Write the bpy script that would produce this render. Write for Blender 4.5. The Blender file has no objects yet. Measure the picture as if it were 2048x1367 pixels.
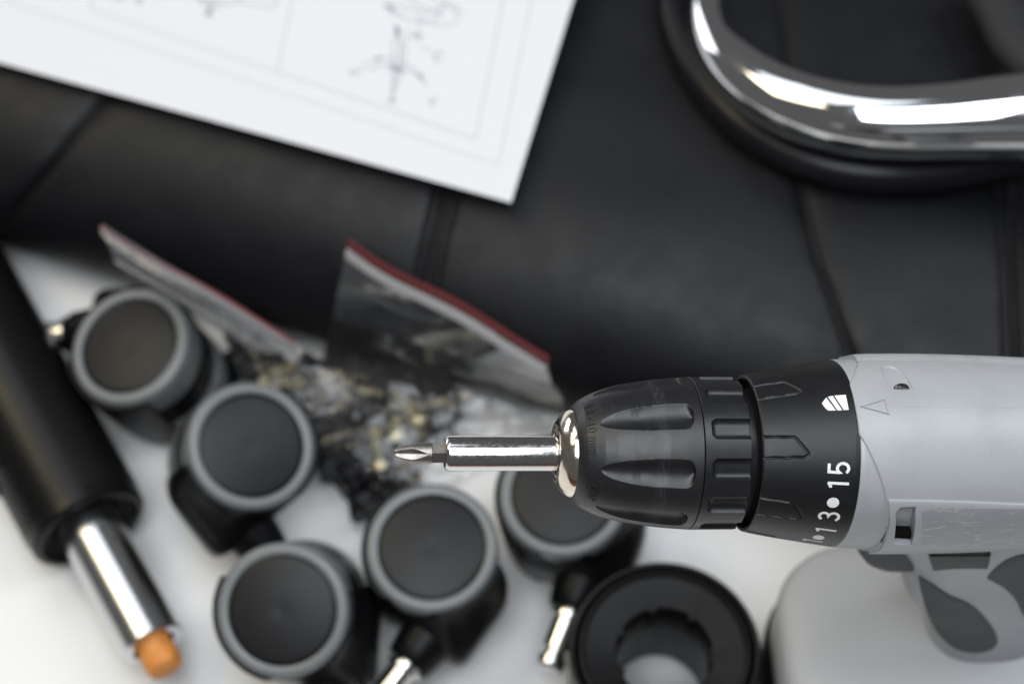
import bpy, bmesh, math, random
from mathutils import Vector, Matrix
from mathutils.bvhtree import BVHTree
from mathutils import noise as mnoise
random.seed(7)
S = bpy.context.scene
COL = S.collection
MM = 0.001

# ------------------------------------------------------------------ camera
FPX = 3970.0                                   # focal length in photo pixels (photo is 2048 wide)
TILT = math.radians(31.0)                      # camera looks down, 31 degrees off the vertical
CZ = 701.142                                   # mm above the table
CAM = Vector((0.0, -CZ * math.tan(TILT), CZ))
RIGHT = Vector((1, 0, 0))
FWD = Vector((0, math.sin(TILT), -math.cos(TILT)))
UP = Vector((0, math.cos(TILT), math.sin(TILT)))
cam = bpy.data.cameras.new('camera')
cam.lens = FPX / 2048 * 36
cam.sensor_width = 36
cam.clip_start = 0.02
cam.clip_end = 20
cam.dof.use_dof = True
cam.dof.focus_distance = 0.545
cam.dof.aperture_fstop = 7.8
co = bpy.data.objects.new('camera', cam)
COL.objects.link(co)
co.location = CAM * MM
co.rotation_euler = (TILT, 0, 0)
S.camera = co

# ------------------------------------------------------------------ world and lamps
w = bpy.data.worlds.new('World')
S.world = w
w.use_nodes = True
w.node_tree.nodes['Background'].inputs[0].default_value = (0.53, 0.53, 0.54, 1)
w.node_tree.nodes['Background'].inputs[1].default_value = 0.17


def area(name, loc, target, sx, sy, power, color, spread=180):
    l = bpy.data.lights.new(name, 'AREA')
    l.shape = 'RECTANGLE'
    l.size, l.size_y = sx, sy
    l.energy = power
    l.color = color
    l.spread = math.radians(spread)
    o = bpy.data.objects.new(name, l)
    COL.objects.link(o)
    o.location = Vector(loc)
    dvec = Vector(target) - Vector(loc)
    o.rotation_euler = dvec.to_track_quat('-Z', 'Y').to_euler()
    return o


area('window_light', (-0.06, -0.50, 1.42), (0.0, -0.13, 0.15), 0.74, 0.92, 14.5, (0.89, 0.94, 1.0))
area('side_window_light', (0.80, 0.06, 1.35), (0.22, 0.0, 0.12), 0.62, 0.90, 7.5, (0.89, 0.94, 1.0))
area('back_window_light', (-0.42, 0.56, 1.50), (-0.1, 0.0, 0.0), 0.60, 0.70, 2.7, (0.86, 0.92, 1.0))
area('left_window_light', (-1.05, 0.95, 0.42), (0.05, 0.05, 0.1), 0.80, 0.50, 3.5, (0.95, 0.96, 1.0))
area('ceiling_lamp', (-0.95, 0.14, 1.40), (-0.1, -0.1, 0.0), 0.66, 0.66, 7, (1.0, 0.87, 0.60))
S.view_settings.view_transform = 'Standard'
S.view_settings.look = 'None'
S.view_settings.exposure = 0.14
S.view_settings.gamma = 1.0
S.cycles.use_denoising = True
S.cycles.max_bounces = 10
S.cycles.transparent_max_bounces = 24
S.cycles.sample_clamp_indirect = 6.0


# ------------------------------------------------------------------ measuring helpers (millimetres)
def ray(px, py):
    return FWD + RIGHT * ((px - 1024) / FPX) - UP * ((py - 683.5) / FPX)


def on(px, py, z):
    r = ray(px, py)
    return CAM + r * ((z - CZ) / r.z)


# ------------------------------------------------------------------ materials
def mat(name, color=(0.5, 0.5, 0.5), rough=0.5, metal=0.0, spec=0.5, bump=None, tint=None, rvar=None, **kw):
    m = bpy.data.materials.new(name)
    m.use_nodes = True
    nt = m.node_tree
    b = nt.nodes['Principled BSDF']
    b.inputs['Base Color'].default_value = (*color, 1)
    b.inputs['Roughness'].default_value = rough
    b.inputs['Metallic'].default_value = metal
    b.inputs['Specular IOR Level'].default_value = spec
    for k, v in kw.items():
        b.inputs[k.replace('_', ' ')].default_value = v
    tc = nt.nodes.new('ShaderNodeTexCoord')
    if bump:
        sc, st, dist = bump
        n = nt.nodes.new('ShaderNodeTexNoise')
        n.inputs['Scale'].default_value = sc
        n.inputs['Detail'].default_value = 4
        nt.links.new(tc.outputs['Object'], n.inputs['Vector'])
        bp = nt.nodes.new('ShaderNodeBump')
        bp.inputs['Strength'].default_value = st
        bp.inputs['Distance'].default_value = dist
        nt.links.new(n.outputs['Fac'], bp.inputs['Height'])
        nt.links.new(bp.outputs['Normal'], b.inputs['Normal'])
    if tint:
        c2, sc, lo, hi = tint
        n = nt.nodes.new('ShaderNodeTexNoise')
        n.inputs['Scale'].default_value = sc
        n.inputs['Detail'].default_value = 6
        nt.links.new(tc.outputs['Object'], n.inputs['Vector'])
        mr = nt.nodes.new('ShaderNodeMapRange')
        mr.inputs[1].default_value, mr.inputs[2].default_value = lo, hi
        nt.links.new(n.outputs['Fac'], mr.inputs[0])
        mx = nt.nodes.new('ShaderNodeMix')
        mx.data_type = 'RGBA'
        mx.inputs[6].default_value = (*color, 1)
        mx.inputs[7].default_value = (*c2, 1)
        nt.links.new(mr.outputs[0], mx.inputs[0])
        nt.links.new(mx.outputs[2], b.inputs['Base Color'])
    if rvar:
        sc, r0, r1 = rvar
        n = nt.nodes.new('ShaderNodeTexNoise')
        n.inputs['Scale'].default_value = sc
        n.inputs['Detail'].default_value = 5
        nt.links.new(tc.outputs['Object'], n.inputs['Vector'])
        mr = nt.nodes.new('ShaderNodeMapRange')
        mr.inputs[1].default_value, mr.inputs[2].default_value = 0.35, 0.65
        mr.inputs[3].default_value, mr.inputs[4].default_value = r0, r1
        nt.links.new(n.outputs['Fac'], mr.inputs[0])
        nt.links.new(mr.outputs[0], b.inputs['Roughness'])
    return m


M = {}
M['table'] = mat('table_white', (0.735, 0.73, 0.72), 0.34, tint=((0.69, 0.682, 0.665), 9, 0.42, 0.68), bump=(900, 0.03, 0.0004), rvar=(14, 0.28, 0.42))
M['floor'] = mat('brown_wood', (0.42, 0.20, 0.085), 0.45)
M['grey'] = mat('light_grey_plastic', (0.355, 0.365, 0.378), 0.31, bump=(4200, 0.4, 0.00014), tint=((0.295, 0.302, 0.311), 45, 0.45, 0.75))
M['cap'] = mat('battery_grey_plastic', (0.41, 0.418, 0.425), 0.5)
M['black'] = mat('black_plastic', (0.0105, 0.0108, 0.0122), 0.36, spec=0.5, bump=(6500, 0.3, 0.00012), rvar=(240, 0.29, 0.38))
M['collar'] = mat('collar_black_plastic', (0.0075, 0.0077, 0.0088), 0.40, spec=0.38, bump=(6500, 0.35, 0.00012), tint=((0.011, 0.0113, 0.0125), 160, 0.45, 0.8))
M['void'] = mat('dark_cavity_plastic', (0.004, 0.004, 0.004), 0.8, spec=0.1)
M['rubber'] = mat('dark_grey_rubber', (0.045, 0.048, 0.053), 0.62, bump=(5000, 0.3, 0.00012), tint=((0.058, 0.058, 0.060), 130, 0.5, 0.75))
M['blackrub'] = mat('black_rubber', (0.010, 0.010, 0.011), 0.45, spec=0.25)
M['print'] = mat('white_print', (0.78, 0.78, 0.78), 0.5, tint=((0.58, 0.58, 0.585), 1500, 0.5, 0.72))
M['chrome'] = mat('chrome', (0.86, 0.87, 0.88), 0.045, metal=1.0, bump=(140, 0.02, 0.0003), rvar=(120, 0.03, 0.11))
M['rodchrome'] = mat('rod_chrome', (0.66, 0.665, 0.67), 0.22, metal=1.0, bump=(1400, 0.05, 0.0001))
M['holdersteel'] = mat('polished_steel', (0.70, 0.68, 0.67), 0.16, metal=1.0, bump=(2600, 0.06, 0.00006), rvar=(900, 0.10, 0.22))
M['nickel'] = mat('nickel_nose', (0.80, 0.73, 0.62), 0.12, metal=1.0, bump=(1500, 0.1, 0.0001), rvar=(700, 0.09, 0.20))
M['bitsteel'] = mat('bit_steel', (0.30, 0.283, 0.262), 0.38, metal=1.0, bump=(2200, 0.05, 0.00006), rvar=(1200, 0.36, 0.5))
M['darksteel'] = mat('dark_steel', (0.16, 0.16, 0.16), 0.3, metal=1.0)
M['zinc'] = mat('zinc_steel', (0.74, 0.74, 0.71), 0.16, metal=1.0)
M['yellowzinc'] = mat('yellow_zinc', (0.42, 0.39, 0.28), 0.38, metal=1.0)
M['tread'] = mat('grey_tread', (0.14, 0.15, 0.153), 0.36, bump=(600, 0.1, 0.0002))
M['hub'] = mat('caster_hub_black', (0.008, 0.008, 0.0085), 0.42, spec=0.26, tint=((0.010, 0.010, 0.0105), 70, 0.4, 0.7), bump=(2500, 0.2, 0.0001))
M['hood'] = mat('caster_hood_black', (0.004, 0.004, 0.0045), 0.34, spec=0.13, bump=(2500, 0.25, 0.00015))
M['lift'] = mat('black_paint', (0.004, 0.004, 0.004), 0.34, spec=0.25, bump=(300, 0.02, 0.0003))
M['orange'] = mat('orange_plastic', (0.66, 0.26, 0.05), 0.6, bump=(500, 0.5, 0.0006), tint=((0.54, 0.19, 0.035), 220, 0.4, 0.65), Subsurface_Weight=0.1, Subsurface_Scale=0.002)
M['leather'] = mat('black_leather', (0.0052, 0.0055, 0.0067), 0.42, spec=0.25, bump=(700, 0.6, 0.0005), rvar=(70, 0.42, 0.54))
M['switch'] = mat('switch_black', (0.006, 0.006, 0.0065), 0.3, spec=0.14)
M['thread'] = mat('black_thread', (0.010, 0.010, 0.011), 0.75)
M['pad'] = mat('armrest_black', (0.007, 0.007, 0.009), 0.34, spec=0.3)
M['paper'] = mat('paper', (0.655, 0.655, 0.675), 0.75, spec=0.2)
M['ink'] = mat('faint_ink', (0.40, 0.40, 0.45), 0.8, spec=0.1)
M['inkd'] = mat('ink', (0.24, 0.24, 0.30), 0.8, spec=0.1)
M['redzip'] = mat('red_zip', (0.11, 0.022, 0.024), 0.4)
M['ring'] = mat('plastic_cover_black', (0.005, 0.005, 0.0055), 0.38, spec=0.25, bump=(2500, 0.2, 0.00015))
M['boltblack'] = mat('black_oxide', (0.005, 0.005, 0.0055), 0.36, spec=0.35)


def sticker_mat():
    m = mat('worn_foil_sticker', (0.50, 0.51, 0.53), 0.4)
    nt = m.node_tree
    b = nt.nodes['Principled BSDF']
    tc = nt.nodes.new('ShaderNodeTexCoord')
    mp = nt.nodes.new('ShaderNodeMapping')
    mp.inputs['Rotation'].default_value = (0, 0.35, 0.0)
    mp.inputs['Scale'].default_value = (150, 500, 620)
    nt.links.new(tc.outputs['Object'], mp.inputs[0])
    n = nt.nodes.new('ShaderNodeTexNoise')
    n.inputs['Scale'].default_value = 1.0
    n.inputs['Detail'].default_value = 7
    n.inputs['Roughness'].default_value = 0.65
    n.inputs['Distortion'].default_value = 1.2
    nt.links.new(mp.outputs[0], n.inputs['Vector'])
    v = nt.nodes.new('ShaderNodeTexVoronoi')
    v.feature = 'DISTANCE_TO_EDGE'
    v.inputs['Scale'].default_value = 0.55
    mp2 = nt.nodes.new('ShaderNodeVectorMath')
    mp2.operation = 'ADD'
    sc = nt.nodes.new('ShaderNodeVectorMath')
    sc.operation = 'SCALE'
    sc.inputs[3].default_value = 1.6
    nt.links.new(n.outputs['Color'], sc.inputs[0])
    nt.links.new(mp.outputs[0], mp2.inputs[0])
    nt.links.new(sc.outputs[0], mp2.inputs[1])
    nt.links.new(mp2.outputs[0], v.inputs['Vector'])
    cr = nt.nodes.new('ShaderNodeValToRGB')
    cr.color_ramp.elements[0].position = 0.0
    cr.color_ramp.elements[0].color = (0.58, 0.565, 0.52, 1)
    cr.color_ramp.elements[1].position = 0.05
    cr.color_ramp.elements[1].color = (0.30, 0.31, 0.32, 1)
    nt.links.new(v.outputs['Distance'], cr.inputs[0])
    cr2 = nt.nodes.new('ShaderNodeValToRGB')
    cr2.color_ramp.elements[0].position = 0.46
    cr2.color_ramp.elements[0].color = (0, 0, 0, 1)
    cr2.color_ramp.elements[1].position = 0.62
    cr2.color_ramp.elements[1].color = (1, 1, 1, 1)
    nt.links.new(n.outputs['Fac'], cr2.inputs[0])
    mx = nt.nodes.new('ShaderNodeMix')
    mx.data_type = 'RGBA'
    mx.inputs[6].default_value = (0.30, 0.31, 0.322, 1)
    nt.links.new(cr2.outputs[0], mx.inputs[0])
    nt.links.new(cr.outputs[0], mx.inputs[7])
    nt.links.new(mx.outputs[2], b.inputs['Base Color'])
    b.inputs['Metallic'].default_value = 0.25
    bp = nt.nodes.new('ShaderNodeBump')
    bp.inputs['Strength'].default_value = 0.5
    bp.inputs['Distance'].default_value = 0.0003
    nt.links.new(n.outputs['Fac'], bp.inputs['Height'])
    nt.links.new(bp.outputs['Normal'], b.inputs['Normal'])
    return m


def scuff_mat():
    """black plastic of the chuck sleeve with turned scuff rings where it has rubbed"""
    m = mat('scuffed_black_plastic', (0.0105, 0.0108, 0.0122), 0.36, spec=0.5, bump=(6500, 0.3, 0.00012))
    nt = m.node_tree
    b = nt.nodes['Principled BSDF']
    at = nt.nodes.new('ShaderNodeAttribute')
    at.attribute_name = 'axis'
    # fine rings along the axis
    sep = nt.nodes.new('ShaderNodeSeparateXYZ')
    nt.links.new(at.outputs['Vector'], sep.inputs[0])
    cmb = nt.nodes.new('ShaderNodeCombineXYZ')
    m1 = nt.nodes.new('ShaderNodeMath'); m1.operation = 'MULTIPLY'; m1.inputs[1].default_value = 5.0
    m2 = nt.nodes.new('ShaderNodeMath'); m2.operation = 'MULTIPLY'; m2.inputs[1].default_value = 0.30
    nt.links.new(sep.outputs[0], m1.inputs[0]); nt.links.new(sep.outputs[1], m2.inputs[0])
    nt.links.new(m1.outputs[0], cmb.inputs[0]); nt.links.new(m2.outputs[0], cmb.inputs[1])
    n = nt.nodes.new('ShaderNodeTexNoise'); n.inputs['Scale'].default_value = 1.0; n.inputs['Detail'].default_value = 6; n.inputs['Roughness'].default_value = 0.7
    nt.links.new(cmb.outputs[0], n.inputs['Vector'])
    r1 = nt.nodes.new('ShaderNodeMapRange'); r1.inputs[1].default_value = 0.48; r1.inputs[2].default_value = 0.75
    nt.links.new(n.outputs['Fac'], r1.inputs[0])
    # band where the rings sit
    bd = nt.nodes.new('ShaderNodeMath'); bd.operation = 'SUBTRACT'; bd.inputs[1].default_value = -11.0
    nt.links.new(sep.outputs[0], bd.inputs[0])
    ab = nt.nodes.new('ShaderNodeMath'); ab.operation = 'ABSOLUTE'; nt.links.new(bd.outputs[0], ab.inputs[0])
    r2 = nt.nodes.new('ShaderNodeMapRange'); r2.inputs[1].default_value = 0.8; r2.inputs[2].default_value = 2.2; r2.inputs[3].default_value = 1.0; r2.inputs[4].default_value = 0.12
    nt.links.new(ab.outputs[0], r2.inputs[0])
    r3 = nt.nodes.new('ShaderNodeMath'); r3.operation = 'MULTIPLY'
    nt.links.new(r1.outputs[0], r3.inputs[0]); nt.links.new(r2.outputs[0], r3.inputs[1])
    mx = nt.nodes.new('ShaderNodeMix'); mx.data_type = 'RGBA'
    mx.inputs[6].default_value = (0.0105, 0.0108, 0.0122, 1); mx.inputs[7].default_value = (0.075, 0.075, 0.081, 1)
    nt.links.new(r3.outputs[0], mx.inputs[0]); nt.links.new(mx.outputs[2], b.inputs['Base Color'])
    # smoother where it is rubbed bare, rougher elsewhere
    n2 = nt.nodes.new('ShaderNodeTexNoise'); n2.inputs['Scale'].default_value = 0.35; n2.inputs['Detail'].default_value = 6
    nt.links.new(at.outputs['Vector'], n2.inputs['Vector'])
    r4 = nt.nodes.new('ShaderNodeMapRange'); r4.inputs[1].default_value = 0.35; r4.inputs[2].default_value = 0.65; r4.inputs[3].default_value = 0.33; r4.inputs[4].default_value = 0.40
    nt.links.new(n2.outputs['Fac'], r4.inputs[0]); nt.links.new(r4.outputs[0], b.inputs['Roughness'])
    return m


def specks(m, scale=1400, lo=0.725, hi=0.78, col=(0.07, 0.07, 0.074)):
    """tiny pale knocks and dust on a black plastic"""
    nt = m.node_tree
    b = nt.nodes['Principled BSDF']
    src = b.inputs['Base Color'].links[0].from_socket if b.inputs['Base Color'].links else None
    tc = nt.nodes.new('ShaderNodeTexCoord')
    n = nt.nodes.new('ShaderNodeTexNoise'); n.inputs['Scale'].default_value = scale; n.inputs['Detail'].default_value = 2
    nt.links.new(tc.outputs['Object'], n.inputs['Vector'])
    mr = nt.nodes.new('ShaderNodeMapRange'); mr.inputs[1].default_value = lo; mr.inputs[2].default_value = hi
    nt.links.new(n.outputs['Fac'], mr.inputs[0])
    mx = nt.nodes.new('ShaderNodeMix'); mx.data_type = 'RGBA'
    if src:
        nt.links.new(src, mx.inputs[6])
    else:
        mx.inputs[6].default_value = b.inputs['Base Color'].default_value
    mx.inputs[7].default_value = (*col, 1)
    nt.links.new(mr.outputs[0], mx.inputs[0]); nt.links.new(mx.outputs[2], b.inputs['Base Color'])


def film_mat(name='clear_film', haze=0.028, tone=(0.62, 0.62, 0.63, 1)):
    m = bpy.data.materials.new(name)
    m.use_nodes = True
    nt = m.node_tree
    nt.nodes.clear()
    out = nt.nodes.new('ShaderNodeOutputMaterial')
    tr = nt.nodes.new('ShaderNodeBsdfTransparent'); tr.inputs[0].default_value = (0.93, 0.93, 0.93, 1)
    gl = nt.nodes.new('ShaderNodeBsdfGlossy'); gl.inputs['Roughness'].default_value = 0.085; gl.inputs[0].default_value = (0.9, 0.9, 0.9, 1)
    df = nt.nodes.new('ShaderNodeBsdfDiffuse'); df.inputs[0].default_value = tone
    lw = nt.nodes.new('ShaderNodeLayerWeight'); lw.inputs[0].default_value = 0.42
    m1 = nt.nodes.new('ShaderNodeMixShader'); m2 = nt.nodes.new('ShaderNodeMixShader'); m2.inputs[0].default_value = haze
    mr = nt.nodes.new('ShaderNodeMapRange'); mr.inputs[3].default_value = 0.012; mr.inputs[4].default_value = 0.30
    nt.links.new(lw.outputs['Fresnel'], mr.inputs[0])
    nt.links.new(mr.outputs[0], m1.inputs[0])
    nt.links.new(tr.outputs[0], m2.inputs[1]); nt.links.new(df.outputs[0], m2.inputs[2])
    nt.links.new(m2.outputs[0], m1.inputs[1]); nt.links.new(gl.outputs[0], m1.inputs[2])
    nt.links.new(m1.outputs[0], out.inputs[0])
    return m


M['sticker'] = sticker_mat()
M['scuff'] = scuff_mat()
M['film'] = film_mat()
M['flap_sheen'] = film_mat('painted_sheen_film', 0.115, (0.56, 0.58, 0.63, 1))  # pale diffuse haze stands in for light reflected off the smooth film
M['faint_flap_sheen'] = film_mat('painted_faint_sheen_film', 0.045, (0.56, 0.58, 0.63, 1))  # weaker painted sheen for the right-hand bag
for k_ in ('scuff', 'collar', 'black'):
    specks(M[k_])
specks(M['grey'], 2600, 0.48, 0.78, (0.305, 0.314, 0.325))
specks(M['hub'], 700, 0.68, 0.76, (0.05, 0.05, 0.05))
M['zipband'] = mat('zip_band', (0.36, 0.36, 0.37), 0.35)


# ------------------------------------------------------------------ object helpers
def thing(name, label, cat, loc=(0, 0, 0), group=None, rot=None):
    o = bpy.data.objects.new(name, None)
    o.empty_display_size = 0.02
    COL.objects.link(o)
    o.location = Vector(loc) * MM
    if rot is not None:
        o.rotation_mode = 'QUATERNION'
        o.rotation_quaternion = rot
    o['label'] = label
    o['category'] = cat
    if group:
        o['group'] = group
    return o


def obj(name, verts, faces, m, parent=None, smooth=40, origin=(0, 0, 0), label=None, attr=None):
    """verts in mm; origin (mm) is subtracted so the mesh is local to its parent"""
    og = Vector(origin)
    me = bpy.data.meshes.new(name)
    me.from_pydata([tuple((Vector(v) - og) * MM) for v in verts], [], faces)
    me.update()
    if attr:
        at = me.attributes.new('axis', 'FLOAT_VECTOR', 'POINT')
        flat = [c for v in attr for c in v]
        at.data.foreach_set('vector', flat)
    if smooth:
        me.polygons.foreach_set('use_smooth', [True] * len(me.polygons))
        me.set_sharp_from_angle(angle=math.radians(smooth))
    me.materials.append(m)
    o = bpy.data.objects.new(name, me)
    COL.objects.link(o)
    if parent is not None:
        o.parent = parent
    if label:
        o['label'] = label
    return o


class G:
    """collects vertices and faces"""
    def __init__(s):
        s.v, s.f = [], []

    def grid(s, rows, closed_u=False, closed_v=False, flip=False):
        """rows: list of equal-length lists of points"""
        b = len(s.v)
        n, k = len(rows), len(rows[0])
        for r in rows:
            s.v.extend(tuple(p) for p in r)
        for i in range(n if closed_v else n - 1):
            i2 = (i + 1) % n
            for j in range(k if closed_u else k - 1):
                j2 = (j + 1) % k
                q = (b + i * k + j, b + i * k + j2, b + i2 * k + j2, b + i2 * k + j)
                s.f.append(q[::-1] if flip else q)
        return s

    def fan(s, pts, flip=False):
        b = len(s.v)
        s.v.extend(tuple(p) for p in pts)
        q = tuple(range(b, b + len(pts)))
        s.f.append(q[::-1] if flip else q)
        return s

    def add(s, verts, faces):
        b = len(s.v)
        s.v.extend(tuple(p) for p in verts)
        s.f.extend(tuple(b + i for i in f) for f in faces)
        return s


def lathe(prof, n=64, fn=None):
    """prof: list of (x, r) -> rows round the +X axis as (x, y, z) local points, via fn(x, r, phi)"""
    rows = []
    for x, r in prof:
        rows.append([fn(x, r, 2 * math.pi * j / n) for j in range(n)])
    return rows


def frames(path, upv):
    out = []
    n = len(path)
    for i, p in enumerate(path):
        t = (path[min(i + 1, n - 1)] - path[max(i - 1, 0)]).normalized()
        sd = t.cross(upv).normalized()
        out.append((p, t, sd, sd.cross(t).normalized()))
    return out


def tube(path, r, n=10, cap=True, upv=Vector((0.03, 0.02, 1)), roll=None):
    g = G()
    fr = frames(path, upv)
    rows = []
    for i, (p, t, a, b) in enumerate(fr):
        if roll:
            cr, sr = math.cos(roll[i]), math.sin(roll[i])
            a, b = a * cr - b * sr, b * cr + a * sr
        ri = r[i] if isinstance(r, (list, tuple)) else r
        if not isinstance(ri, tuple):
            ri = (ri, ri)
        rows.append([p + a * (ri[0] * math.cos(2 * math.pi * j / n)) + b * (ri[1] * math.sin(2 * math.pi * j / n)) for j in range(n)])
    g.grid(rows, closed_u=True)
    if cap:
        g.fan(rows[0], True)
        g.fan(rows[-1])
    return g


def catmull(pts, per=8):
    pts = [Vector(p) for p in pts]
    out = []
    for i in range(len(pts) - 1):
        p0 = pts[max(i - 1, 0)]; p1 = pts[i]; p2 = pts[i + 1]; p3 = pts[min(i + 2, len(pts) - 1)]
        for k in range(per):
            t = k / per
            out.append(0.5 * ((2 * p1) + (p2 - p0) * t + (2 * p0 - 5 * p1 + 4 * p2 - p3) * t * t + (3 * p1 - p0 - 3 * p2 + p3) * t ** 3))
    out.append(pts[-1].copy())
    return out


def lerp_table(tab, x):
    if x <= tab[0][0]:
        return tab[0][1]
    for (x0, y0), (x1, y1) in zip(tab, tab[1:]):
        if x <= x1:
            return y0 + (y1 - y0) * (x - x0) / (x1 - x0)
    return tab[-1][1]


def smooth01(x):
    x = max(0.0, min(1.0, x))
    return x * x * (3 - 2 * x)


def text_mesh(body, size, extrude=0.0, bevel=0.0):
    cu = bpy.data.curves.new('temporary_text', 'FONT')
    cu.body = body
    cu.size = size
    cu.extrude = extrude
    cu.bevel_depth = bevel
    cu.align_x = 'LEFT'
    o = bpy.data.objects.new('temporary_text', cu)
    COL.objects.link(o)
    dg = bpy.context.evaluated_depsgraph_get()
    dg.update()
    me = bpy.data.meshes.new_from_object(o.evaluated_get(dg))
    vs = [v.co.copy() for v in me.vertices]
    fs = [tuple(p.vertices) for p in me.polygons]
    bpy.data.objects.remove(o)
    bpy.data.curves.remove(cu)
    bpy.data.meshes.remove(me)
    return vs, fs


def stroke(pts, wd):
    """flat ribbon with constant width along 2D points -> list of (left, right)"""
    out = []
    n = len(pts)
    for i in range(n):
        a = Vector(pts[max(i - 1, 0)]); b = Vector(pts[min(i + 1, n - 1)]); p = Vector(pts[i])
        if 0 < i < n - 1:
            t0 = (p - a).normalized(); t1 = (b - p).normalized()
            nn = Vector((-(t0.y + t1.y), t0.x + t1.x))
            if nn.length < 1e-6:
                nn = Vector((-t0.y, t0.x))
            nn.normalize()
            c = max(0.45, nn.dot(Vector((-t0.y, t0.x))))
            nn = nn / c
        else:
            t0 = (b - a).normalized()
            nn = Vector((-t0.y, t0.x))
        out.append((p + nn * wd / 2, p - nn * wd / 2))
    return out


# ------------------------------------------------------------------ setting: table
g = G()
rows = [[(-700, -490, z), (800, -490, z), (800, 600, z), (-700, 600, z)] for z in (-25, 0)]
g.grid(rows, closed_u=True); g.fan(rows[0], True); g.fan(rows[1])
tb = obj('table_top', g.v, g.f, M['table'], smooth=0)
tb['kind'] = 'structure'
g = G()
g.grid([[(-4000, -4000, -740), (4000, -4000, -740)], [(-4000, 4000, -740), (4000, 4000, -740)]])
fl_ = obj('wooden_floor', g.v, g.f, M['floor'], smooth=0)
fl_['kind'] = 'structure'

# ================================================================== DRILL
D0 = 560.0                                        # mm from the camera along its axis at the chuck joint
LEAN = math.radians(9)
r0 = ray(1372, 905.5)
DO = CAM + r0 * D0                                # a point on the spindle axis
rh = (r0 - RIGHT * r0.dot(RIGHT)).normalized()
EX = (RIGHT * math.cos(LEAN) + rh * math.sin(LEAN)).normalized()     # axis, towards the motor
EZ = Vector((0, 0, 1)); EZ = (EZ - EX * EZ.dot(EX)).normalized()
EY = EZ.cross(EX)                                  # away from the camera
X1372 = (1372 - 1024) / FPX * D0


def sx(px):
    """axis position (mm from the joint) of a ring whose silhouette stands at photo column px"""
    u = (px - 1024) / FPX
    return (u * D0 - X1372) / (math.cos(LEAN) - u * math.sin(LEAN))


def rad(px, h):
    """mm radius for a half height of h photo pixels at that column"""
    return h * (D0 + sx(px) * math.sin(LEAN)) / FPX


def cyl(s, r, phi):
    """phi from the drill's top, positive to the near side"""
    return DO + EX * s + EZ * (r * math.cos(phi)) - EY * (r * math.sin(phi))


def hit(px, py, rf):
    """(s, phi) of the drill surface r = rf(s) seen at a photo point"""
    rr = ray(px, py)
    q0 = CAM - DO
    r = rf(sx(px))
    for _ in range(12):
        a = rr - EX * rr.dot(EX)
        b = q0 - EX * q0.dot(EX)
        A, B, Cc = a.dot(a), 2 * a.dot(b), b.dot(b) - r * r
        dsc = max(0.0, B * B - 4 * A * Cc)
        k = (-B - math.sqrt(dsc)) / (2 * A)
        p = q0 + rr * k
        s = p.dot(EX)
        r = 0.5 * r + 0.5 * rf(s)
    return s, math.atan2(-p.dot(EY), p.dot(EZ))


BASE = Vector((126, -158, 0))
drill = thing('cordless_drill', 'grey and black cordless drill driver standing on its battery over the white table', 'drill', BASE)


def dobj(name, gg, m, parent=drill, smooth=40, **k):
    return obj(name, gg.v, gg.f, m, parent, smooth, BASE, **k)


def axis_lathe(prof, n=96):
    return lathe(prof, n, cyl)


# --- chuck nose
nose_px = [(1150, 41), (1136, 41), (1113, 42.5), (1112, 44), (1110, 57), (1110.8, 60), (1114, 66), (1121, 76), (1129, 84), (1137, 87.5), (1143, 88), (1152, 88)]
g = G()
g.grid(axis_lathe([(sx(p), rad(p, h)) for p, h in nose_px], 96), closed_u=True)
nose = dobj('chuck_nose', g, M['nickel'], smooth=50)
# jaws inside
for k in range(3):
    g = G()
    a0 = k * 2 * math.pi / 3 + 0.5
    rows = []
    for s, ri, ro, hw in [(sx(1117), 5.6, 6.0, 0.18), (sx(1128), 5.4, 6.0, 0.2), (sx(1148), 5.4, 6.0, 0.2)]:
        rows.append([cyl(s, ri, a0 - hw), cyl(s, ri, a0 + hw), cyl(s, ro, a0 + hw), cyl(s, ro, a0 - hw)])
    g.grid(rows, closed_u=True)
    g.fan(rows[0], True)
    dobj('chuck_jaw', g, M['darksteel'])

# --- chuck sleeve, with scooped flutes
sl_tab = [(sx(p), rad(p, h)) for p, h in [(1141, 88.5), (1143, 92), (1149, 99), (1156, 105.5), (1170, 113.5), (1187, 121.5), (1210, 129.5), (1238, 137), (1270, 142), (1307, 147), (1340, 150), (1371, 152)]]


def rs(s):
    return lerp_table(sl_tab, s)


fl_a, _ = hit(1203, 945, rs)
fl_b, ph_f = hit(1392, 945, rs)
_, ph_m = hit(1300, 946, rs)
FL0 = ph_m
fl_len = fl_b - fl_a


def flute_depth(s, phi, r):
    q = (phi - FL0) / (math.pi / 4)
    dq = (q - round(q)) * (math.pi / 4) * r
    u = (s - fl_a) / fl_len
    if u <= 0 or u >= 1:
        return 0
    wmax = 4.05
    wd = wmax * (1 - (1 - min(u / 0.8, 1)) ** 2) ** 0.5
    if u > 0.87:
        wd *= max(0, 1 - ((u - 0.87) / 0.13) ** 3.2) ** 0.5
    if wd < 1e-3 or abs(dq) >= wd:
        return 0
    dd = 1.8 * min(1, u * 2.0 + 0.15)
    e = (1 - (dq / wd) ** 2)
    return dd * e ** 0.92


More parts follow.
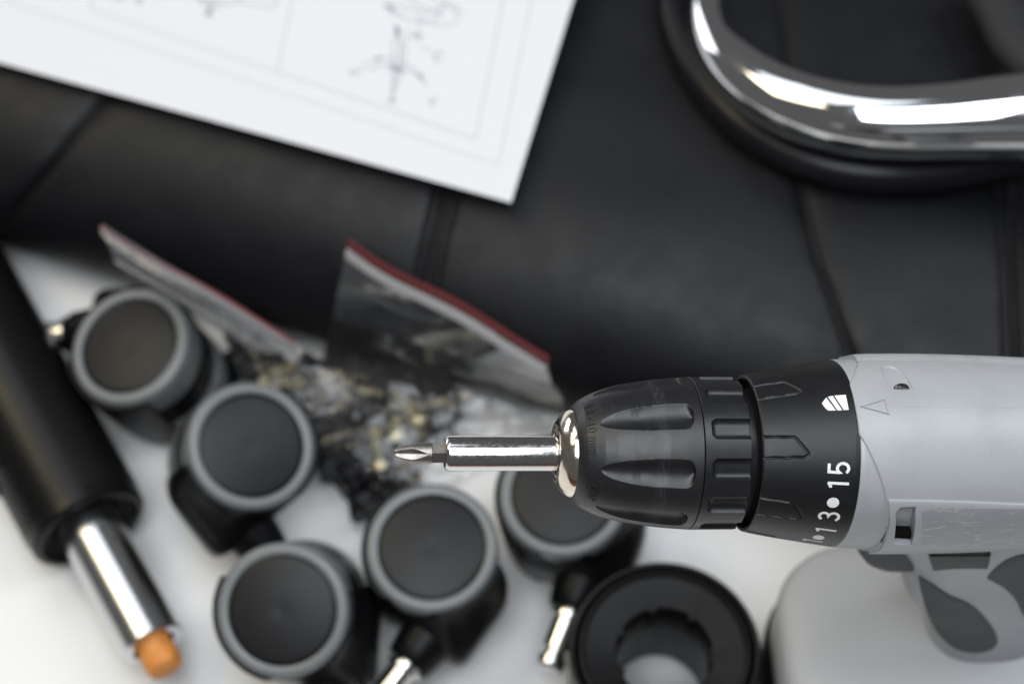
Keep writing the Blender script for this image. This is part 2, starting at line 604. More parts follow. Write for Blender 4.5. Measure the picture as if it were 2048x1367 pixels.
prof = []
s0, s1 = sl_tab[0][0], sl_tab[-1][0]
ns = 220
for i in range(ns + 1):
    q = i / ns
    s = s0 + (s1 - s0) * (0.35 * q * q + 0.65 * q)
    prof.append((s, rs(s)))
NPH = 880
g = G()
rows = []
attr = []
for (s, r) in prof:
    row = []
    for j in range(NPH):
        ph = 2 * math.pi * j / NPH
        dd = flute_depth(s, ph, r)
        row.append(cyl(s, r - dd, ph))
        attr.append((s, r * math.sin(ph) + 3 * math.cos(ph), r * math.cos(ph)))
    rows.append(row)
g.grid(rows, closed_u=True)
re_ = prof[-1][1]
for k, (s, r) in enumerate([(s1 + 0.1, re_ - 0.1), (s1 + 0.14, re_ - 1.0)]):
    row = [cyl(s, r, 2 * math.pi * j / NPH) for j in range(NPH)]
    b = len(g.v)
    g.v.extend(tuple(p) for p in row)
    for j in range(NPH):
        j2 = (j + 1) % NPH
        g.f.append((b - NPH + j, b - NPH + j2, b + j2, b + j))
    attr.extend([(s, 0, 0)] * NPH)
sleeve = dobj('chuck_sleeve', g, M['scuff'], smooth=35, attr=attr)

# raised lettering round the nose of the sleeve


def wrap_text(body, size, px, py, rf, m, name, parent, adv=1, upsgn=1, lift=0.3, height=0.4, xscale=1.0, bevel=0.03):
    vs, fs = text_mesh(body, size, height / 2, bevel)
    s, ph = hit(px, py, rf)
    gg = G()
    vv = []
    for v in vs:
        sc = s + upsgn * v.y
        r = rf(sc)
        vv.append(cyl(sc, r + lift + v.z - height / 2, ph + adv * v.x * xscale / rf(s)))
    gg.add(vv, fs)
    return dobj(name, gg, m, parent, smooth=30)


wrap_text('0.8 - 10 mm', 3.0, 1167, 813, rs, M['black'], 'raised_lettering', sleeve, xscale=1.06)
wrap_text('GRIP', 2.9, 1181, 966, rs, M['black'], 'raised_lettering', sleeve, xscale=0.95)

# --- rear chuck ring with slots
rg0, rg1 = sx(1373.5), sx(1464)
RR = rad(1420, 152)
slot_a, _ = hit(1424, 856, lambda s: RR)
_, SL0 = hit(1470, 856.5, lambda s: RR)
g = G()
rows = []
NPH = 720
ss = [rg0, rg0 + 0.12] + [rg0 + 0.25 + (rg1 - rg0 - 0.5) * i / 60 for i in range(1, 61)] + [rg1]
for i, s in enumerate(ss):
    row = []
    for j in range(NPH):
        ph = 2 * math.pi * j / NPH
        r = RR - (0.12 if i in (0, len(ss) - 1) else 0)
        q = (ph - SL0) / (math.pi / 6)
        dq = abs((q - round(q)) * (math.pi / 6) * RR)
        hw = 2.95
        # rounded box distance: open to the rear, round at the front
        rc = 1.9
        ux = (slot_a + rc) - s
        uy = dq - (hw - rc)
        dist = rc - math.hypot(max(ux, 0), max(uy, 0))
        if ux <= 0:
            dist = hw - dq
        tq = min(1.0, dist / 1.9)
        dep = 1.55 * math.sqrt(max(0.0, 1 - (1 - tq) ** 2)) if dist > 0 else 0
        row.append(cyl(s, r - dep, ph))
    rows.append(row)
for (s, r) in [(rg1 + 0.02, RR - 3.2), (sx(1484), RR - 3.4)]:
    rows.append([cyl(s, r, 2 * math.pi * j / NPH) for j in range(NPH)])
rows.insert(0, [cyl(rg0 - 0.05, RR - 1.2, 2 * math.pi * j / NPH) for j in range(NPH)])
g.grid(rows, closed_u=True)
dobj('chuck_ring', g, M['black'], smooth=35)

# dark core behind the ring gap
g = G()
g.grid(axis_lathe([(sx(1460), rad(1480, 128)), (sx(1500), rad(1480, 128)), (sx(1506), rad(1480, 153))], 96), closed_u=True)
dobj('spindle_core', g, M['void'])

# --- torque collar
co_tab = [(sx(p), rad(p, h)) for p, h in [(1483, 156), (1500, 160), (1540, 167.5), (1580, 174), (1620, 180.5), (1652, 185.5), (1660, 186)]]


def rc_(s):
    return lerp_table(co_tab, s)


c0, c1 = co_tab[0][0], co_tab[-1][0]
# grooves that outline the arrow pads
pad_px = [(1512, 872.5), (1588, 873), (1593, 876), (1617, 905), (1617.5, 910), (1610, 914), (1512, 916.5)]
pad = [hit(x, y, rc_) for x, y in pad_px]
PADC = hit(1550, 894, rc_)[1]
pad = [(s, (p - PADC)) for s, p in pad]


def seg_d(p, a, b):
    ab = (b[0] - a[0], b[1] - a[1])
    tt = ((p[0] - a[0]) * ab[0] + (p[1] - a[1]) * ab[1]) / (ab[0] ** 2 + ab[1] ** 2)
    tt = max(0, min(1, tt))
    return math.hypot(p[0] - a[0] - ab[0] * tt, p[1] - a[1] - ab[1] * tt)


g = G()
rows = []
NPH = 800
prof = [(c0 + 0.0, rc_(c0) - 1.0, 0), (c0 - 0.05, rc_(c0) - 0.35, 0), (c0 + 0.25, rc_(c0), 1)]
s = c0 + 0.25
while s < c1 - 0.2:
    s += 0.2
    prof.append((s, rc_(s), 1))
prof += [(c1, rc_(c1) - 0.15, 0), (c1 + 0.15, rc_(c1) - 0.5, 0), (c1 + 0.15, rc_(c1) - 1.6, 0)]
rows.append([cyl(c0 + 6, rc_(c0) - 1.6, 2 * math.pi * j / NPH) for j in range(NPH)])
for (s, r, fl) in prof:
    row = []
    for j in range(NPH):
        ph = 2 * math.pi * j / NPH
        dep = 0
        if fl and s < pad[4][0] + 1.5:
            q = (ph - PADC) / (math.pi / 4)
            dph = (q - round(q)) * (math.pi / 4)
            if abs(dph) < 0.25:
                rm = rc_(s)
                P = (s, dph * rm)
                dmin = min(seg_d(P, (a[0], a[1] * rm), (b[0], b[1] * rm)) for a, b in zip(pad, pad[1:]))
                if dmin < 0.42:
                    dep = 0.42 * (1 - (dmin / 0.42) ** 2)
        row.append(cyl(s, r - dep, ph))
    rows.append(row)
g.grid(rows, closed_u=True)
collar = dobj('torque_collar', g, M['collar'], smooth=40)


# printed numbers and the drill mark (flat print lying on the collar)
def digit(ch):
    """strokes in a 0..1 wide, 0..1.65 high box"""
    if ch == '1':
        return [[(0.50, 0), (0.50, 1.65)], [(0.12, 1.40), (0.22, 1.40), (0.40, 1.50), (0.46, 1.62)]]
    if ch == '5':
        arc = [(0.50 + 0.40 * math.cos(a), 0.50 + 0.44 * math.sin(a)) for a in [math.radians(x) for x in range(140, -151, -15)]]
        return [[(0.88, 1.575), (0.20, 1.575), (0.16, 0.72)] + arc]
    if ch == '3':
        up = [(0.48 + 0.36 * math.cos(a), 1.23 + 0.35 * math.sin(a)) for a in [math.radians(x) for x in range(160, -91, -15)]]
        dn = [(0.48 + 0.40 * math.cos(a), 0.475 + 0.405 * math.sin(a)) for a in [math.radians(x) for x in range(90, -161, -15)]]
        return [up + [(0.34, 0.88)][:0] + dn]
    return []


def decal(strokes, s_base, ph0, wd, parent, name, lift=0.035, scale=1.0, hscale=1.0, fill=None):
    """2D points (x along -phi, y along -s) laid on the collar"""
    gg = G()
    for st in strokes:
        rb = stroke([Vector((x * scale, y * hscale)) for x, y in densify(st)], wd)
        rows = []
        for L, R_ in rb:
            rows.append([cyl(s_base - q.y, rc_(s_base - q.y) + lift, ph0 - q.x / rc_(s_base)) for q in (L, R_)])
        gg.grid(rows)
    return gg


def densify(st, step=0.12):
    out = [st[0]]
    for a, b in zip(st, st[1:]):
        n = max(1, int(math.hypot(b[0] - a[0], b[1] - a[1]) / step))
        for k in range(1, n + 1):
            out.append((a[0] + (b[0] - a[0]) * k / n, a[1] + (b[1] - a[1]) * k / n))
    return out


def put_number(txt, items):
    for ch, (px, py) in zip(txt, items):
        s, ph = hit(px, py, rc_)
        dw, dh = 3.5, 5.75 / 1.65
        gg = decal(digit(ch), s, ph + 0.5 * dw / rc_(s), 0.80, collar, 'printed_digit', scale=dw, hscale=dh)
        dobj('printed_digit', gg, M['print'], collar, smooth=0)


put_number('15', [(1698, 967), (1699, 936.5)])
put_number('13', [(1672.5, 1061), (1679, 1034)])
put_number('1', [(1645.5, 1083)])


def disc_on(px, py, rmm, name):
    s, ph = hit(px, py, rc_)
    gg = G()
    gg.fan([cyl(s + rmm * math.cos(a), rc_(s + rmm * math.cos(a)) + 0.035, ph + rmm * math.sin(a) / rc_(s)) for a in [2 * math.pi * k / 32 for k in range(32)]])
    dobj(name, gg, M['print'], collar, smooth=0)


disc_on(1666, 1004.5, 1.65, 'printed_dot')
disc_on(1637, 1074, 1.6, 'printed_dot')
for poly in [[(1643.5, 806), (1652.5, 794.5), (1672, 820.5), (1656, 820.5), (1650, 815)],
             [(1655.5, 793), (1665.5, 791), (1684.5, 820), (1675, 820.3)],
             [(1668.5, 790.5), (1691.5, 789), (1697.5, 819), (1687.5, 819.6)]]:
    gg = G()
    # subdivide so the print follows the curve
    pts = [hit(x, y, rc_) for x, y in densify(poly + [poly[0]], 4.0)[:-1]]
    cs = sum(p[0] for p in pts) / len(pts); cp = sum(p[1] for p in pts) / len(pts)
    rows = []
    for k in range(5):
        q = 1 - k / 4 * 0.999
        rows.append([cyl(cs + (s - cs) * q, rc_(cs + (s - cs) * q) + 0.035, cp + (p - cp) * q) for s, p in pts])
    gg.grid(rows, closed_u=True)
    dobj('printed_drill_mark', gg, M['print'], collar, smooth=0)

# --- gear housing (front grey piece) and motor shell
ho_tab = [(sx(p), rad(p, h)) for p, h in [(1657, 183.5), (1661, 187), (1690, 188.5), (1720, 190.5), (1760, 192), (1830, 192.5)]]


def rho(s):
    return lerp_table(ho_tab, s)


g = G()
prof = [(sx(1658), rho(sx(1658)) - 2), (sx(1661), rho(sx(1661)) - 0.3)] + [(sx(p), rho(sx(p))) for p in range(1664, 1831, 6)]
g.grid(axis_lathe(prof, 160), closed_u=True)
housing = dobj('gear_housing', g, M['grey'], smooth=40)

sh_tab = [(sx(p), rad(p, h)) for p, h in [(1640, 190), (1690, 192.5), (1715, 194.2), (1760, 194.6), (1830, 194.2), (1900, 192.5), (1980, 189.5), (2048, 186), (2150, 180), (2260, 172), (2330, 162), (2380, 148), (2420, 120), (2440, 70), (2444, 8)]]


def rsh(s):
    return lerp_table(sh_tab, s)


# front edge of the motor shell: it comes forward to the collar at the top and falls back down each side
edge = [hit(x, y, rsh) for x, y in [(1719, 868), (1733, 890), (1748, 922), (1760, 952), (1770, 985), (1775, 1015), (1775, 1045), (1768, 1072), (1756, 1094)]]
E_tab = [(0, hit(1712, 815, rsh)[0])] + sorted([(abs(p), s) for s, p in edge])
E_tab += [(2.2, E_tab[-1][1] - 2), (3.2, E_tab[-1][1] - 2)]


def s_front(ph):
    ph = (ph + math.pi) % (2 * math.pi) - math.pi
    return lerp_table(E_tab, abs(ph))


NPH = 256
g = G()
send = sh_tab[-1][0]
rows = [[], [], []]
for j in range(NPH):
    ph = 2 * math.pi * j / NPH
    sf = s_front(ph)
    rows[0].append(cyl(sf + 0.05, rsh(sf) - 1.6, ph))
    rows[1].append(cyl(sf, rsh(sf) - 0.28, ph))
    rows[2].append(cyl(sf + 0.28, rsh(sf) - 0.0, ph))
NS = 110
for i in range(1, NS + 1):
    q = i / NS
    row = []
    for j in range(NPH):
        ph = 2 * math.pi * j / NPH
        sf = s_front(ph) + 0.28
        s = sf + (send - sf) * q
        row.append(cyl(s, rsh(s), ph))
    rows.append(row)
g.grid(rows, closed_u=True)
shell = dobj('motor_shell', g, M['grey'], smooth=40)

# screw recess: a bore running sideways into the shell
sA, pA = hit(1783, 778, rsh); sB, pB = hit(1826, 778, rsh); sT, pT = hit(1788, 730, rsh)
yf = rsh(sA) * math.sin(-pA); zf = rsh(sA) * math.cos(pA)
half = (sB - sA) / 2
zt = rsh(sT) * math.cos(pT)
dz = zf - zt
# circle through chord half-width at zf with lowest point zt
brc = (half * half + dz * dz) / (2 * dz)
brc = max(brc, half * 1.04)
zc = zt + brc
sc_ = (sA + sB) / 2
bore = G()
ax_dir = (EY * 1.0 + EX * (-0.16)).normalized()
o_ = DO + EX * sc_ + EY * yf + EZ * zc
rows = []
for k in (0, 40):
    rows.append([o_ + ax_dir * k + EX * (brc * math.cos(a)) + EZ * (brc * math.sin(a)) for a in [2 * math.pi * j / 48 for j in range(48)]])
bore.grid(rows, closed_u=True)
bore.fan(rows[0], False); bore.fan(rows[1], True)


def boolean(target, gg, op='DIFFERENCE'):
    me = bpy.data.meshes.new('cutter')
    me.from_pydata([tuple((Vector(v) - BASE) * MM) for v in gg.v], [], gg.f)
    bm = bmesh.new(); bm.from_mesh(me); bmesh.ops.recalc_face_normals(bm, faces=bm.faces); bm.to_mesh(me); bm.free()
    c = bpy.data.objects.new('cutter', me)
    COL.objects.link(c)
    c.parent = target.parent
    md = target.modifiers.new('cut', 'BOOLEAN')
    md.operation = op
    md.object = c
    md.solver = 'EXACT'
    dg = bpy.context.evaluated_depsgraph_get(); dg.update()
    nm = bpy.data.meshes.new_from_object(target.evaluated_get(dg))
    old = target.data
    target.modifiers.clear()
    nm.name = target.name
    target.data = nm
    nm.polygons.foreach_set('use_smooth', [True] * len(nm.polygons))
    nm.set_sharp_from_angle(angle=math.radians(35))
    bpy.data.objects.remove(c); bpy.data.meshes.remove(me); bpy.data.meshes.remove(old)


# close the shell so the boolean has a solid, then cut
def weld_solid(o, inner):
    bm = bmesh.new(); bm.from_mesh(o.data)
    bmesh.ops.holes_fill(bm, edges=[e for e in bm.edges if e.is_boundary])
    bmesh.ops.recalc_face_normals(bm, faces=bm.faces)
    bm.to_mesh(o.data); bm.free()


weld_solid(shell, None)
boolean(shell, bore)
# the screw at the bottom of the bore
g = G()
rows = []
so = DO + EX * (sc_ + 0.1) + EY * (yf + 0.05) + EZ * (zc - 0.35)
for r, h in [(2.35, 0), (2.35, 0.9), (2.1, 1.35), (1.5, 1.75), (0.8, 1.9), (0.02, 1.95)]:
    rows.append([so + EY * h + EX * (r * math.cos(a)) + EZ * (r * math.sin(a)) for a in [2 * math.pi * j / 28 for j in range(28)]])
g.grid(rows, closed_u=True)
dobj('screw', g, M['darksteel'], shell)

# raised pointer triangle and moulding line on top of the shell
tri = [hit(x, y, rsh) for x, y in [(1719, 813), (1770, 797.5), (1779, 829)]]


def ridge_path(pts, n=14):
    out = []
    for a, b in zip(pts, pts[1:]):
        for k in range(n):
            out.append((a[0] + (b[0] - a[0]) * k / n, a[1] + (b[1] - a[1]) * k / n))
    out.append(pts[-1])
    return out


gg = G()
# a thin raised plate with a sloping border
cs = sum(p[0] for p in tri) / 3; cp = sum(p[1] for p in tri) / 3
pp = ridge_path(tri + [tri[0]])[:-1]
rows = []
for q, h in [(1.0, -0.02), (0.97, 0.42), (0.86, 0.42), (0.80, 0.06), (0.4, 0.06), (0.01, 0.06)]:
    rows.append([cyl(cs + (s - cs) * q, rsh(cs + (s - cs) * q) + h, cp + (p - cp) * q) for s, p in pp])
gg.grid(rows, closed_u=True)
dobj('pointer_triangle', gg, M['grey'], shell, smooth=25)
sm = hit(1782, 813.5, rsh); se = hit(2046, 816, rsh)
path = [cyl(sm[0] + (140 - sm[0]) * k / 60, rsh(sm[0] + (140 - sm[0]) * k / 60) - 0.01, sm[1] + (se[1] - sm[1]) * k / 60) for k in range(61)]
gg = tube(path, 0.06, 6)
dobj('moulding_line', gg, M['grey'], shell)

# far-side flange: a narrow raised rib along the silhouette
fp = hit(1800, 722, rsh)[1]
gg = G()
rows = []
f0 = s_front(fp) + 0.1
for k in range(70):
    s = f0 + (142 - f0) * k / 69
    row = []
    for da, h in [(-0.02, -0.3), (-0.02, 0.25), (-0.07, 0.75), (-0.16, 0.95), (-0.60, 0.9), (-0.62, -0.3)]:
        row.append(cyl(s, rsh(s) + h, fp + da - 0.02))
    rows.append(row)
gg.grid(rows)
gg.fan(rows[0])
dobj('side_flange', gg, M['grey'], shell, smooth=50)

# near-side panel with its pocket and worn sticker
pl_top = [hit(x, y, rsh) for x, y in [(1777, 1002), (1850, 1003), (1950, 1006), (2046, 1010)]]
T_tab = [(s, p) for s, p in pl_top] + [(150, pl_top[-1][1] + 0.02)]
PH_B = math.radians(113)
NPAN = 60


def pan_r(s, q):
    """panel radius: stands proud of the shell, most at its upper ledge"""
    return rsh(s) + 0.9 + 0.5 * math.sin(math.pi * min(1, q * 1.2)) * 0.6


gg = G()
rows = []
p0s = pl_top[0][0]
for i in range(0, 91):
    row = []
    for k in range(NPAN + 1):
        q = k / NPAN
        tq = lerp_table(T_tab, p0s)
        ph_guess = tq + (PH_B - tq) * q
        sa = s_front(ph_guess) + 0.35
        s = sa + (146 - sa) * (i / 90) ** 1.3
        top = lerp_table(T_tab, s)
        ph = top + (PH_B - top) * q
        row.append(cyl(s, pan_r(s, q), ph))
    # lips: ledge at the top, tucked under at the bottom
    s_t = (row[0] - DO).dot(EX); s_b = (row[-1] - DO).dot(EX)
    top = lerp_table(T_tab, s_t)
    row.insert(0, cyl(s_t, pan_r(s_t, 0) - 0.15, top - 0.02))
    row.insert(0, cyl(s_t, rsh(s_t) - 1.2, top - 0.035))
    row.append(cyl(s_b, rsh(s_b) - 1.2, PH_B + 0.02))
    rows.append(row)
b0 = [(v - EX * 0.0) for v in rows[0]]
front = []
for v in rows[0]:
    q = v - DO
    s = q.dot(EX)
    rv = q - EX * s
    front.append(DO + EX * (s + 0.1) + rv * ((rv.length - 2.2) / rv.length))
rows.insert(0, front)
gg.grid(rows, closed_u=True); gg.fan(rows[0], True); gg.fan(rows[-1])
panel = dobj('side_panel', gg, M['grey'], shell, smooth=35)


def rpan(s):
    return rsh(s) + 1.2


# pocket: cut as a recess by boolean with a prism following the panel
pk = [hit(x, y, rpan) for x, y in [(1789, 1075), (1791, 1030), (1795, 1021), (1803, 1014.5), (1832, 1013.5), (1831, 1050), (1826, 1075), (1823.5, 1090), (1820, 1083), (1786, 1075)]]
pk = [hit(x, y, rpan) for x, y in [(1789, 1074), (1791, 1030), (1795, 1021), (1803, 1014.5), (1832, 1013.5), (1831, 1045), (1828, 1070), (1823.5, 1091), (1786.5, 1088)]]
cut = G()
rows = []
for h in (-7.5, 3.0):
    rows.append([cyl(s, rpan(s) + h, p) for s, p in pk])
cut.grid(rows, closed_u=True)
cut.fan(rows[0], True); cut.fan(rows[1])
bm = bmesh.new(); bm.from_mesh(panel.data)
bmesh.ops.recalc_face_normals(bm, faces=bm.faces)
bm.to_mesh(panel.data); bm.free()
pocket_ok = True
try:
    boolean(panel, cut)
    lo_s, hi_s = min(p[0] for p in pk) - 0.8, max(p[0] for p in pk) + 0.8
    lo_p, hi_p = min(p[1] for p in pk) - 0.03, max(p[1] for p in pk) + 0.03
    for part_ in (shell, housing):             # open the skins that lie under the pocket
        bm = bmesh.new(); bm.from_mesh(part_.data)
        dead = []
        for f in bm.faces:
            q = f.calc_center_median() / MM + BASE - DO
            s_ = q.dot(EX)
            if lo_s < s_ < hi_s and lo_p < math.atan2(-q.dot(EY), q.dot(EZ)) < hi_p:
                dead.append(f)
        bmesh.ops.delete(bm, geom=dead, context='FACES')
        bm.to_mesh(part_.data); bm.free()
except Exception as ex:
    print('pocket cut failed', ex)
# floor of the pocket, slanting, and the black brush end inside
gg = G()
fl = [hit(x, y, lambda s_, d_=d_: rpan(s_) - d_) for x, y, d_ in [(1784, 1002, 2.6), (1840, 1000, 2.6), (1832, 1098, 0.6), (1780, 1098, 0.6)]]
rows = []
for k in range(9):
    q = k / 8
    a = (fl[0][0] + (fl[3][0] - fl[0][0]) * q, fl[0][1] + (fl[3][1] - fl[0][1]) * q)
    b = (fl[1][0] + (fl[2][0] - fl[1][0]) * q, fl[1][1] + (fl[2][1] - fl[1][1]) * q)
    dep = 2.6 + 1.6 * smooth01(q / 0.6) - 3.6 * smooth01((q - 0.70) / 0.28)
    rows.append([cyl(a[0] + (b[0] - a[0]) * m_ / 6, rpan(a[0]) - dep, a[1] + (b[1] - a[1]) * m_ / 6) for m_ in range(7)])
gg.grid(rows)
dobj('pocket_floor', gg, M['grey'], panel)
b1, b2, b3, b4 = [hit(x, y, lambda s_: rpan(s_) - 1.8) for x, y in [(1786, 1064), (1823, 1066), (1821, 1077), (1785, 1074)]]
gg = G()
rows = []
for h in (-5.0, -1.8):
    rows.append([cyl(s, rpan(s) + h, p) for s, p in (b1, b2, b3, b4)])
gg.grid(rows, closed_u=True); gg.fan(rows[1])
dobj('brush_seal', gg, M['void'], panel)

# sticker
gg = G()
sk = [hit(x, y, rpan) for x, y in [(1845, 1015.5), (2046, 1018.5), (2046, 1093), (1840, 1091)]]
dS = (160 - sk[1][0])
rows = []
for i in range(60):
    s_q = i / 59
    row = []
    for k in range(20):
        q = k / 19
        s = sk[0][0] + (sk[3][0] - sk[0][0]) * q
        s = s + (140 - s) * s_q
        # rounded front corners
        pt = sk[0][1] + (sk[1][1] - sk[0][1]) * min(1.0, (s - sk[0][0]) / (sk[1][0] - sk[0][0]))
        pb = sk[3][1] + (sk[2][1] - sk[3][1]) * min(1.0, (s - sk[3][0]) / (sk[2][0] - sk[3][0]))
        ins = 0
        if i < 3:
            ins = (0.045, 0.018, 0.006)[i]
        ph = pt + ins + (pb - pt - 2 * ins) * q
        row.append(Vector((s, ph, 0)))
    rows.append(row)
rr_ = []
for row in rows:
    r2 = []
    for v in row:
        top = lerp_table(T_tab, v.x)
        q = (v.y - top) / (PH_B - top)
        r2.append(cyl(v.x, pan_r(v.x, q) + 0.05, v.y))
    rr_.append(r2)
gg.grid(rr_)
dobj('worn_sticker', gg, M['sticker'], panel, smooth=60)


# --- handle: lofted sections from the shell down to the battery (x along EX, y along EY, z along EZ from the axis)
def loc(x, y, z):
    return DO + EX * x + EY * y + EZ * z


def section(xf, xr, hw, z, n=48, ex=2.6, tilt=0.0):
    cx, hx = (xf + xr) / 2, (xr - xf) / 2
    out = []
    for j in range(n):
        a = 2 * math.pi * j / n
        c, s_ = math.cos(a), math.sin(a)
        px_ = abs(c) ** (2 / ex) * (1 if c >= 0 else -1)
        py_ = abs(s_) ** (2 / ex) * (1 if s_ >= 0 else -1)
        out.append(loc(cx + hx * px_, hw * py_, z + tilt * px_))
    return out


#             z    front  rear  halfwidth
HAND = [(-10, 58, 122, 17.5), (-24, 60, 123, 17.5), (-36, 67, 126, 17.3), (-48, 76, 129, 17), (-60, 83.5, 132, 17), (-71, 86.5, 136, 17.2), (-79, 88, 138, 17.6), (-85, 92.5, 140, 17.8), (-92, 97.5, 143, 17.8), (-101, 102, 146, 17.8), (-110, 106, 150, 17.9), (-118, 108.5, 154, 18.3), (-125, 108.5, 158, 19.6), (-131, 104, 163, 23), (-138, 97, 170, 27)]
hp = catmull([Vector((z, f, r)) for z, f, r, _ in HAND], 5)
hw = catmull([Vector((z, w_, 0)) for z, f, r, w_ in HAND], 5)
gg = G()
rows = [section(v.y, v.z, q.y, v.x) for v, q in zip(hp, hw)]
gg.grid(rows, closed_u=True)
handle = dobj('handle', gg, M['grey'], smooth=60)


def bvh_of(g_):
    return BVHTree.FromPolygons([Vector(v) for v in g_.v], [f for f in g_.f])


hb = bvh_of(gg)


def pad_on(outline, bvh, lift, m, name, parent, rings=10, closed=True, rim=0.6, sub=6):
    """a raised pad whose outline is given as photo points on a surface"""
    pts = catmull([Vector((x, y, 0)) for x, y in outline + [outline[0]]], sub)[:-1]
    c = sum(pts, Vector()) / len(pts)
    rows = []
    last = None
    for k in range(rings + 1):
        q = 1 - 0.995 * k / rings
        row = []
        for p in pts:
            v = c + (p - c) * q
            rr = ray(v.x, v.y)
            h, nrm, idx, dist = bvh.ray_cast(CAM, rr.normalized())
            if h is None:
                hn = bvh.find_nearest(CAM + rr * 640)
                h, nrm = hn[0], hn[1]
            if nrm.dot(rr) > 0:
                nrm = -nrm
            row.append((h, nrm))
        rows.append(row)
    gg_ = G()
    out = [[h - n * 0.5 for h, n in rows[0]]]
    for k, row in enumerate(rows):
        l_ = lift * (0.55 if k == 0 else 1.0)
        out.append([h + n * l_ for h, n in row])
    gg_.grid(out, closed_u=True)
    return dobj(name, gg_, m, parent, smooth=60)


pad_on([(1838, 1150), (1862, 1164), (1896, 1187), (1938, 1206), (1968, 1232), (1990, 1262), (1994, 1284), (1978, 1298), (1946, 1303), (1910, 1294), (1878, 1266), (1858, 1230), (1846, 1190)], hb, 0.7, M['rubber'], 'front_grip_pad', handle)
pad_on([(1974, 1154), (1990, 1136), (2015, 1118), (2048, 1108), (2085, 1110), (2110, 1150), (2110, 1230), (2085, 1252), (2060, 1240), (2046, 1228), (2030, 1196), (2006, 1172), (1985, 1160)], hb, 0.7, M['rubber'], 'rear_grip_pad', handle)

# trigger
gg = G()
rows = []
for z, f, r, w_ in [(-20, 56, 80, 9), (-30, 58, 82, 9.2), (-40, 60, 84, 9.2), (-50, 63, 88, 9), (-56, 66, 90, 9), (-61, 69, 92, 8.6), (-64.5, 73, 92, 7.8), (-66, 77, 92, 6)]:
    rows.append(section(f, r, w_, z, 32, 3.2))
gg.grid(rows, closed_u=True); gg.fan(rows[-1])
dobj('trigger', gg, M['rubber'])

# direction switch: wedge-shaped slider standing out of the near side
gg = G()
hsx = {}


def hpt(px, py, lift):
    rr = ray(px, py)
    h, nrm, i_, d_ = hb.ray_cast(CAM, rr.normalized())
    if h is None:
        h, nrm, i_, d_ = hb.find_nearest(CAM + rr * 600)
    if nrm.dot(rr) > 0:
        nrm = -nrm
    return h + nrm * lift


def quad_rows(tl, tr, br, bl, n, mm, f):
    rows = []
    for i in range(n + 1):
        q = i / n
        row = []
        for k in range(mm + 1):
            p = k / mm
            a = Vector(tl) * (1 - p) + Vector(tr) * p
            b = Vector(bl) * (1 - p) + Vector(br) * p
            v = a * (1 - q) + b * q
            row.append(f(v, p, q))
        rows.append(row)
    return rows


sw = quad_rows((1852, 1096), (1985, 1096), (1980, 1127), (1861, 1131), 6, 14,
               lambda v, p, q: hpt(v.x, v.y, (2.6 if 0.02 < p < 0.98 and q < 0.98 else -0.5) - (0.5 * math.sin(math.pi * p) if q > .5 else 0)))
gg.grid(sw)
dobj('direction_switch', gg, M['switch'], smooth=30)

# --- battery foot: a grey cap over a dark pack, standing level on the table


def rrect(cx, cy, hx, hy, rc, z, n=10, rot=0.073):
    out = []
    for qx, qy, a0 in [(1, 1, 0), (-1, 1, 90), (-1, -1, 180), (1, -1, 270)]:
        for k in range(n):
            a = math.radians(a0 + 90 * k / (n - 1))
            x = qx * (hx - rc) + rc * math.cos(a)
            y = qy * (hy - rc) + rc * math.sin(a)
            out.append(Vector((cx + x * math.cos(rot) - y * math.sin(rot), cy + x * math.sin(rot) + y * math.cos(rot), z)))
    return out


BX, BY = 161.0, -156.0
gg = G()
rows = [rrect(BX, BY, 68.5, 35.5, 26, 40), rrect(BX, BY, 69.0, 36, 26, 41), rrect(BX, BY, 69.0, 36, 26, 64), rrect(BX, BY, 68.0, 35, 25, 67.5), rrect(BX, BY, 65.5, 32.5, 23, 70), rrect(BX, BY, 60.0, 27, 19, 71.6), rrect(BX, BY, 50.0, 18, 12, 72.6), rrect(BX, BY, 32.0, 8, 5, 73)]
gg.grid(rows, closed_u=True); gg.fan(rows[-1])
dobj('battery_cap', gg, M['cap'], smooth=60)
gg = G()
rows = [rrect(BX, BY, 66.0, 33, 24, 0.2), rrect(BX, BY, 69.5, 36.5, 26, 2.5), rrect(BX, BY, 70.0, 37, 26, 38.5), rrect(BX, BY, 69.0, 36, 26, 39.8), rrect(BX, BY, 64.0, 31, 23, 40.2)]
gg.grid(rows, closed_u=True); gg.fan(rows[0], True)
dobj('battery_pack', gg, M['blackrub'], smooth=40)

# ------------------------------------------------------------------ bit holder and bit (held in the chuck)
hold_o = cyl(sx(1005), 0, 0)
holder = thing('bit_holder', 'shiny steel magnetic bit holder clamped in the drill chuck', 'bit holder', hold_o)
hp_ = [(1150, 35.5), (897, 35.5), (893, 34.3), (889.5, 31), (889.5, 26), (890.5, 24.5), (915, 24)]
g = G()
g.grid(axis_lathe([(sx(p), rad(p, h)) for p, h in hp_], 96), closed_u=True)
obj('holder_tube', g.v, g.f, M['holdersteel'], holder, 40, hold_o)
bit_o = cyl(sx(862), 0, 0)
bit = thing('screwdriver_bit', 'cross-head screwdriver bit with hexagonal shank in the steel holder', 'screwdriver bit', bit_o)
g = G()
rows = []
s_h0, s_h1 = sx(862), sx(915)
for s, k in [(s_h0 - 0.02, 0.9), (s_h0 + 0.25, 1.0), (s_h1, 1.0)]:
    row = []
    for j in range(6):
        a = math.radians(28.1 + 60 * j)
        row.append(cyl(s, rad(875, 22.3) * k, a))
    rows.append(row)
g.grid(rows, closed_u=True)
obj('hex_shank', g.v, g.f, M['bitsteel'], bit, 20, bit_o)
